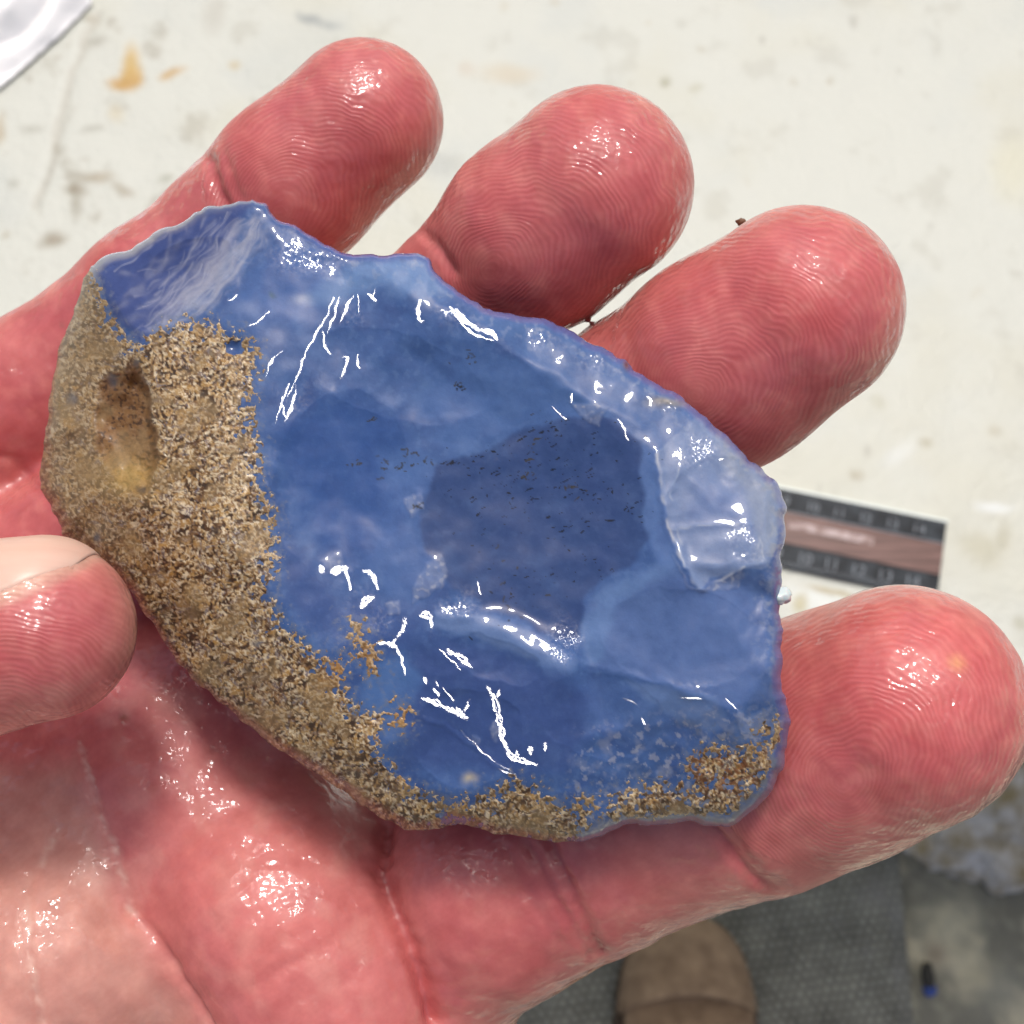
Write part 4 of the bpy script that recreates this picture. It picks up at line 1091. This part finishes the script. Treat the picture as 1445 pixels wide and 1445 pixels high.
for pts, w in (([(690,970),(700,992),(705,1020),(711,1048)], 5), ([(711,1045),(716,1062),(726,1070),(745,1076),(760,1080)], 4.5), ([(704,972),(703,985)], 2.5), ([(728,1060),(732,1066)], 2.5), ([(748,1054),(750,1064)], 3), ([(766,1052),(770,1048),(769,1058)], 3),
               ([(597,986),(618,992),(636,1002),(652,1010)], 4), ([(655,1008),(660,992),(662,988)], 2.6), ([(646,1000),(658,1014)], 4), ([(630,918),(646,924),(658,934),(665,941)], 3.6), ([(620,915),(640,935),(650,945)], 1),
               ([(572,872),(570,885),(562,898),(552,908)], 2.6), ([(534,908),(548,908),(558,912)], 4), ([(560,912),(567,930),(573,952)], 2.2), ([(594,868),(602,866),(608,872)], 5), ([(606,870),(610,886)], 2.6), ([(468,808),(478,804),(488,801)], 5), ([(486,802),(491,815),(494,832)], 2.4), ([(452,800),(456,806)], 3),
               ([(512,806),(522,808),(530,818),(532,832)], 3), ([(510,858),(514,848),(528,842)], 4.5), ([(674,822),(678,838)], 1.8), ([(643,436),(652,448),(664,460),(676,466)], 3.2), ([(676,466),(690,466),(702,478)], 4), ([(634,432),(650,455),(670,474),(698,481)], 1.5),
               ([(592,424),(590,440),(592,455),(598,452)], 2.6), ([(807,556),(806,569)], 1.8), ([(528,408),(524,420),(532,424)], 1.6), ([(519,414),(524,421)], 1.5), ([(765,905),(772,916)], 1.5), ([(778,573),(800,592)], 1),
               ([(470,420),(464,440),(452,462),(440,480),(428,505),(418,535),(405,560)], 1.3), ([(478,420),(472,445),(462,470)], 1.2), ([(418,545),(412,575),(402,596)], 1.6), ([(408,540),(396,575),(388,596)], 1.1), ([(398,560),(402,590)], 1.1), ([(498,418),(486,440),(480,455)], 1.4), ([(506,415),(505,440)], 1.2), ([(456,468),(458,488),(466,500)], 1.4), ([(375,530),(385,505),(398,495)], 1),
               ([(482,505),(492,500),(488,520),(482,534)], 1.5), ([(505,500),(503,512),(509,520)], 1.6), ([(380,440),(366,452),(352,462)], 1.2), ([(335,416),(322,424)], 1.2), ([(598,955),(602,965)], 2.4), ([(612,972),(620,978),(618,984)], 2), ([(616,960),(618,970)], 1.2), ([(624,970),(640,990)], 1), ([(880,470),(892,466)], 1.2),
               ([(912,560),(920,564),(918,572)], 1.4), ([(962,556),(968,560)], 2), ([(1014,648),(1022,648)], 1.3), ([(870,590),(880,600),(886,622)], 1.2), ([(960,985),(990,985)], 1.4), ([(880,985),(900,995)], 1), ([(905,1015),(910,1022)], 1.5), ([(700,1085),(730,1095)], 1), ([(650,1030),(690,1070),(725,1090)], .9), ([(1024,985),(1040,1000)], 1.2)):
    glint_stroke(pts, w)
# sparkle fields: rough wet fracture
spf = np.zeros(U.shape)
for (pu, pv, ru, rv, k) in ((498, 455, 18, 44, .45), (420, 560, 36, 30, .35), (430, 362, 50, 22, .5), (655, 450, 40, 22, .7), (775, 470, 60, 20, .5), (855, 505, 50, 18, .45), (800, 910, 22, 34, 1.0), (825, 1070, 50, 60, .6), (840, 1125, 40, 34, .9), (920, 1010, 90, 28, .5), (985, 985, 50, 20, .7), (1060, 770, 30, 30, .6), (1095, 760, 12, 70, .7), (990, 640, 24, 30, .7), (960, 560, 40, 20, .6), (780, 990, 40, 40, .4), (545, 880, 30, 22, .6), (610, 900, 30, 24, .5), (645, 855, 30, 30, .5), (500, 835, 40, 30, .3), (700, 650, 40, 14, .45),
                            (380, 700, 30, 60, .45), (430, 895, 36, 22, .7), (1085, 1060, 26, 50, .5), (690, 1020, 30, 40, .25), (935, 1060, 60, 40, .4), (1095, 900, 10, 90, .5)):
    spf = np.maximum(spf, k * np.exp(-((U - pu) / ru) ** 2 - ((V - pv) / rv) ** 2))
ra, rb = perlin(U / 5.0, V / 5.0, 711) + .7 * perlin(U / 2.6, V / 2.6, 713), perlin(U / 5.0, V / 5.0, 712) + .7 * perlin(U / 2.6, V / 2.6, 714)
film = film + np.stack([ra, rb, 0 * ra], -1) * (spf * .42)[..., None] + np.stack([perlin(U / 30, V / 30, 721), perlin(U / 30, V / 30, 722), 0 * ra], -1) * .06
film /= np.linalg.norm(film, axis=-1, keepdims=True)
film = film * (1 - gm[..., None]) + half * gm[..., None]
film /= np.linalg.norm(film, axis=-1, keepdims=True)
film_w = film[..., 0:1] * EX + film[..., 1:2] * EY + film[..., 2:3] * EZ

def compact(P, faces, *arrs):
    used = np.unique(faces); rm = np.full(len(P), -1); rm[used] = np.arange(len(used))
    return (P[used], rm[faces]) + tuple(a[used] for a in arrs)

stone_c = F2W(np.array([[0., 0., -14.]]))[0]
stone = thing("stone", "wet translucent blue stone with a tan crust on one side, held across the fingers", "stone", stone_c)
# front
Pf, f1, c1_, n1_ = compact(Ps.reshape(-1, 3), ff, sc.reshape(-1, 3), film_w.reshape(-1, 3))
# back, coarser, meeting the front on the same outline
bu, bv_ = np.meshgrid(np.arange(46, 1128, 2.5), np.arange(268, 1202, 2.5))
BD = sdist(bu, bv_, FINE)
bu, bv_, BD, bf = snap(bu, bv_, BD, 2.5)
Zb = rim_z(bu, bv_) - 12.0 * (1 - np.exp(-np.clip(BD, 0, None) / 75)) + .5 * fbm(bu / 70, bv_ / 70, 801, 3) * sstep(0, 40, BD)
Pb, f2 = compact(px2F(bu, bv_, Zb).reshape(-1, 3), bf)
Pall = np.concatenate([Pf, Pb])
nb_ = np.zeros((len(Pb), 3)) - EZ
cb_ = np.zeros((len(Pb), 3)) + lin(80, 100, 160)
def orient(P, f, sign):
    n = np.cross(P[f[:, 2]] - P[f[:, 0]], P[f[:, 3]] - P[f[:, 1]])
    return f if np.sign(n[:, 2].sum()) == sign else f[:, ::-1]
fall = np.concatenate([orient(Pf, f1, 1), orient(Pb, f2, -1) + len(Pf)])
me = mesh_np("stone_body", F2W(Pall), fall)
attr(me, "col", np.concatenate([c1_, cb_]) * np.array([.76, .74, .65]), 'FLOAT_COLOR'); attr(me, "film", np.concatenate([n1_, nb_]), 'FLOAT_VECTOR')
m = M("blue_chalcedony")
fl_ = m.bump(m.noise(600, 1, .5), .000018, 1.0, m.attr("film", "Vector"))
colr = m.mul(m.attr("col"), m.mix(m.mapr(m.noise(1500, 5, .65), .3, .7), (.93, .93, .95), (1.06, 1.06, 1.05)))
m.set(Base_Color=colr, Roughness=.6, Specular_IOR_Level=.05, Subsurface_Weight=.4, Subsurface_Radius=(.5, .7, 1.0), Subsurface_Scale=.0012,
      Coat_Weight=1.0, Coat_Roughness=.03, Coat_IOR=1.42, Coat_Normal=fl_, Normal=m.bump(m.noise(1800, 4, .6), .00003))
link("body", me, m.m, stone)
# crust
fr = ff[(cover.ravel()[ff] > -6).all(1)]
fr = fr[(lift.ravel()[fr] > -.07).any(1)]
Pr, f3, c3 = compact(px2F(U, V, Zr).reshape(-1, 3), fr, rc.reshape(-1, 3))
me = mesh_np("crust", F2W(Pr), orient(Pr, f3, 1))
attr(me, "col", c3 * np.array([.86, .75, .58]), 'FLOAT_COLOR')
m = M("tan_crust")
m.set(Base_Color=m.mul(m.attr("col"), m.mix(m.mapr(m.noise(2600, 3, .6), .3, .7), (.86, .85, .84), (1.1, 1.1, 1.1))), Roughness=.55, Normal=m.bump(m.noise(3000, 3, .6), .00005),
      Coat_Weight=.35, Coat_Roughness=.15, Coat_IOR=1.35)
link("crust", me, m.m, stone)

# ------------------------------------------------------------------ crumbs
def crumb(name, u, v, z, r, seed, mat, label, cat, amp_=.3):
    c = F2W(px2F(u, v, z)[None])[0]
    tag(link(name, rough_solid(name, c, tuple(x * .001 for x in r), seed, 3, amp_, 1.6, .3), mat, loc=c), label, cat)
m = M("white_crumb"); m.set(Base_Color=m.mix(m.noise(900), tuple(lin(170, 192, 196)), tuple(lin(226, 232, 226))), Roughness=.25, Subsurface_Weight=.3, Subsurface_Scale=.001, Coat_Weight=.6, Coat_Roughness=.08)
crumb("crumb", 1103, 841, float(rim_z(np.array([1103.]), np.array([841.]))[0]) + .6, (.85, .75, .7), 3, m.m, "tiny milky white crumb stuck on the stone's edge beside the ruler", "crumb")
m = M("brown_grit"); m.set(Base_Color=m.mix(m.noise(1200), tuple(lin(80, 50, 32)), tuple(lin(130, 92, 66))), Roughness=.6)
crumb("grit", 1046, 313, -11.5, (.5, .35, .4), 6, m.m, "speck of brown grit stuck on the side of the ring finger", "grit")
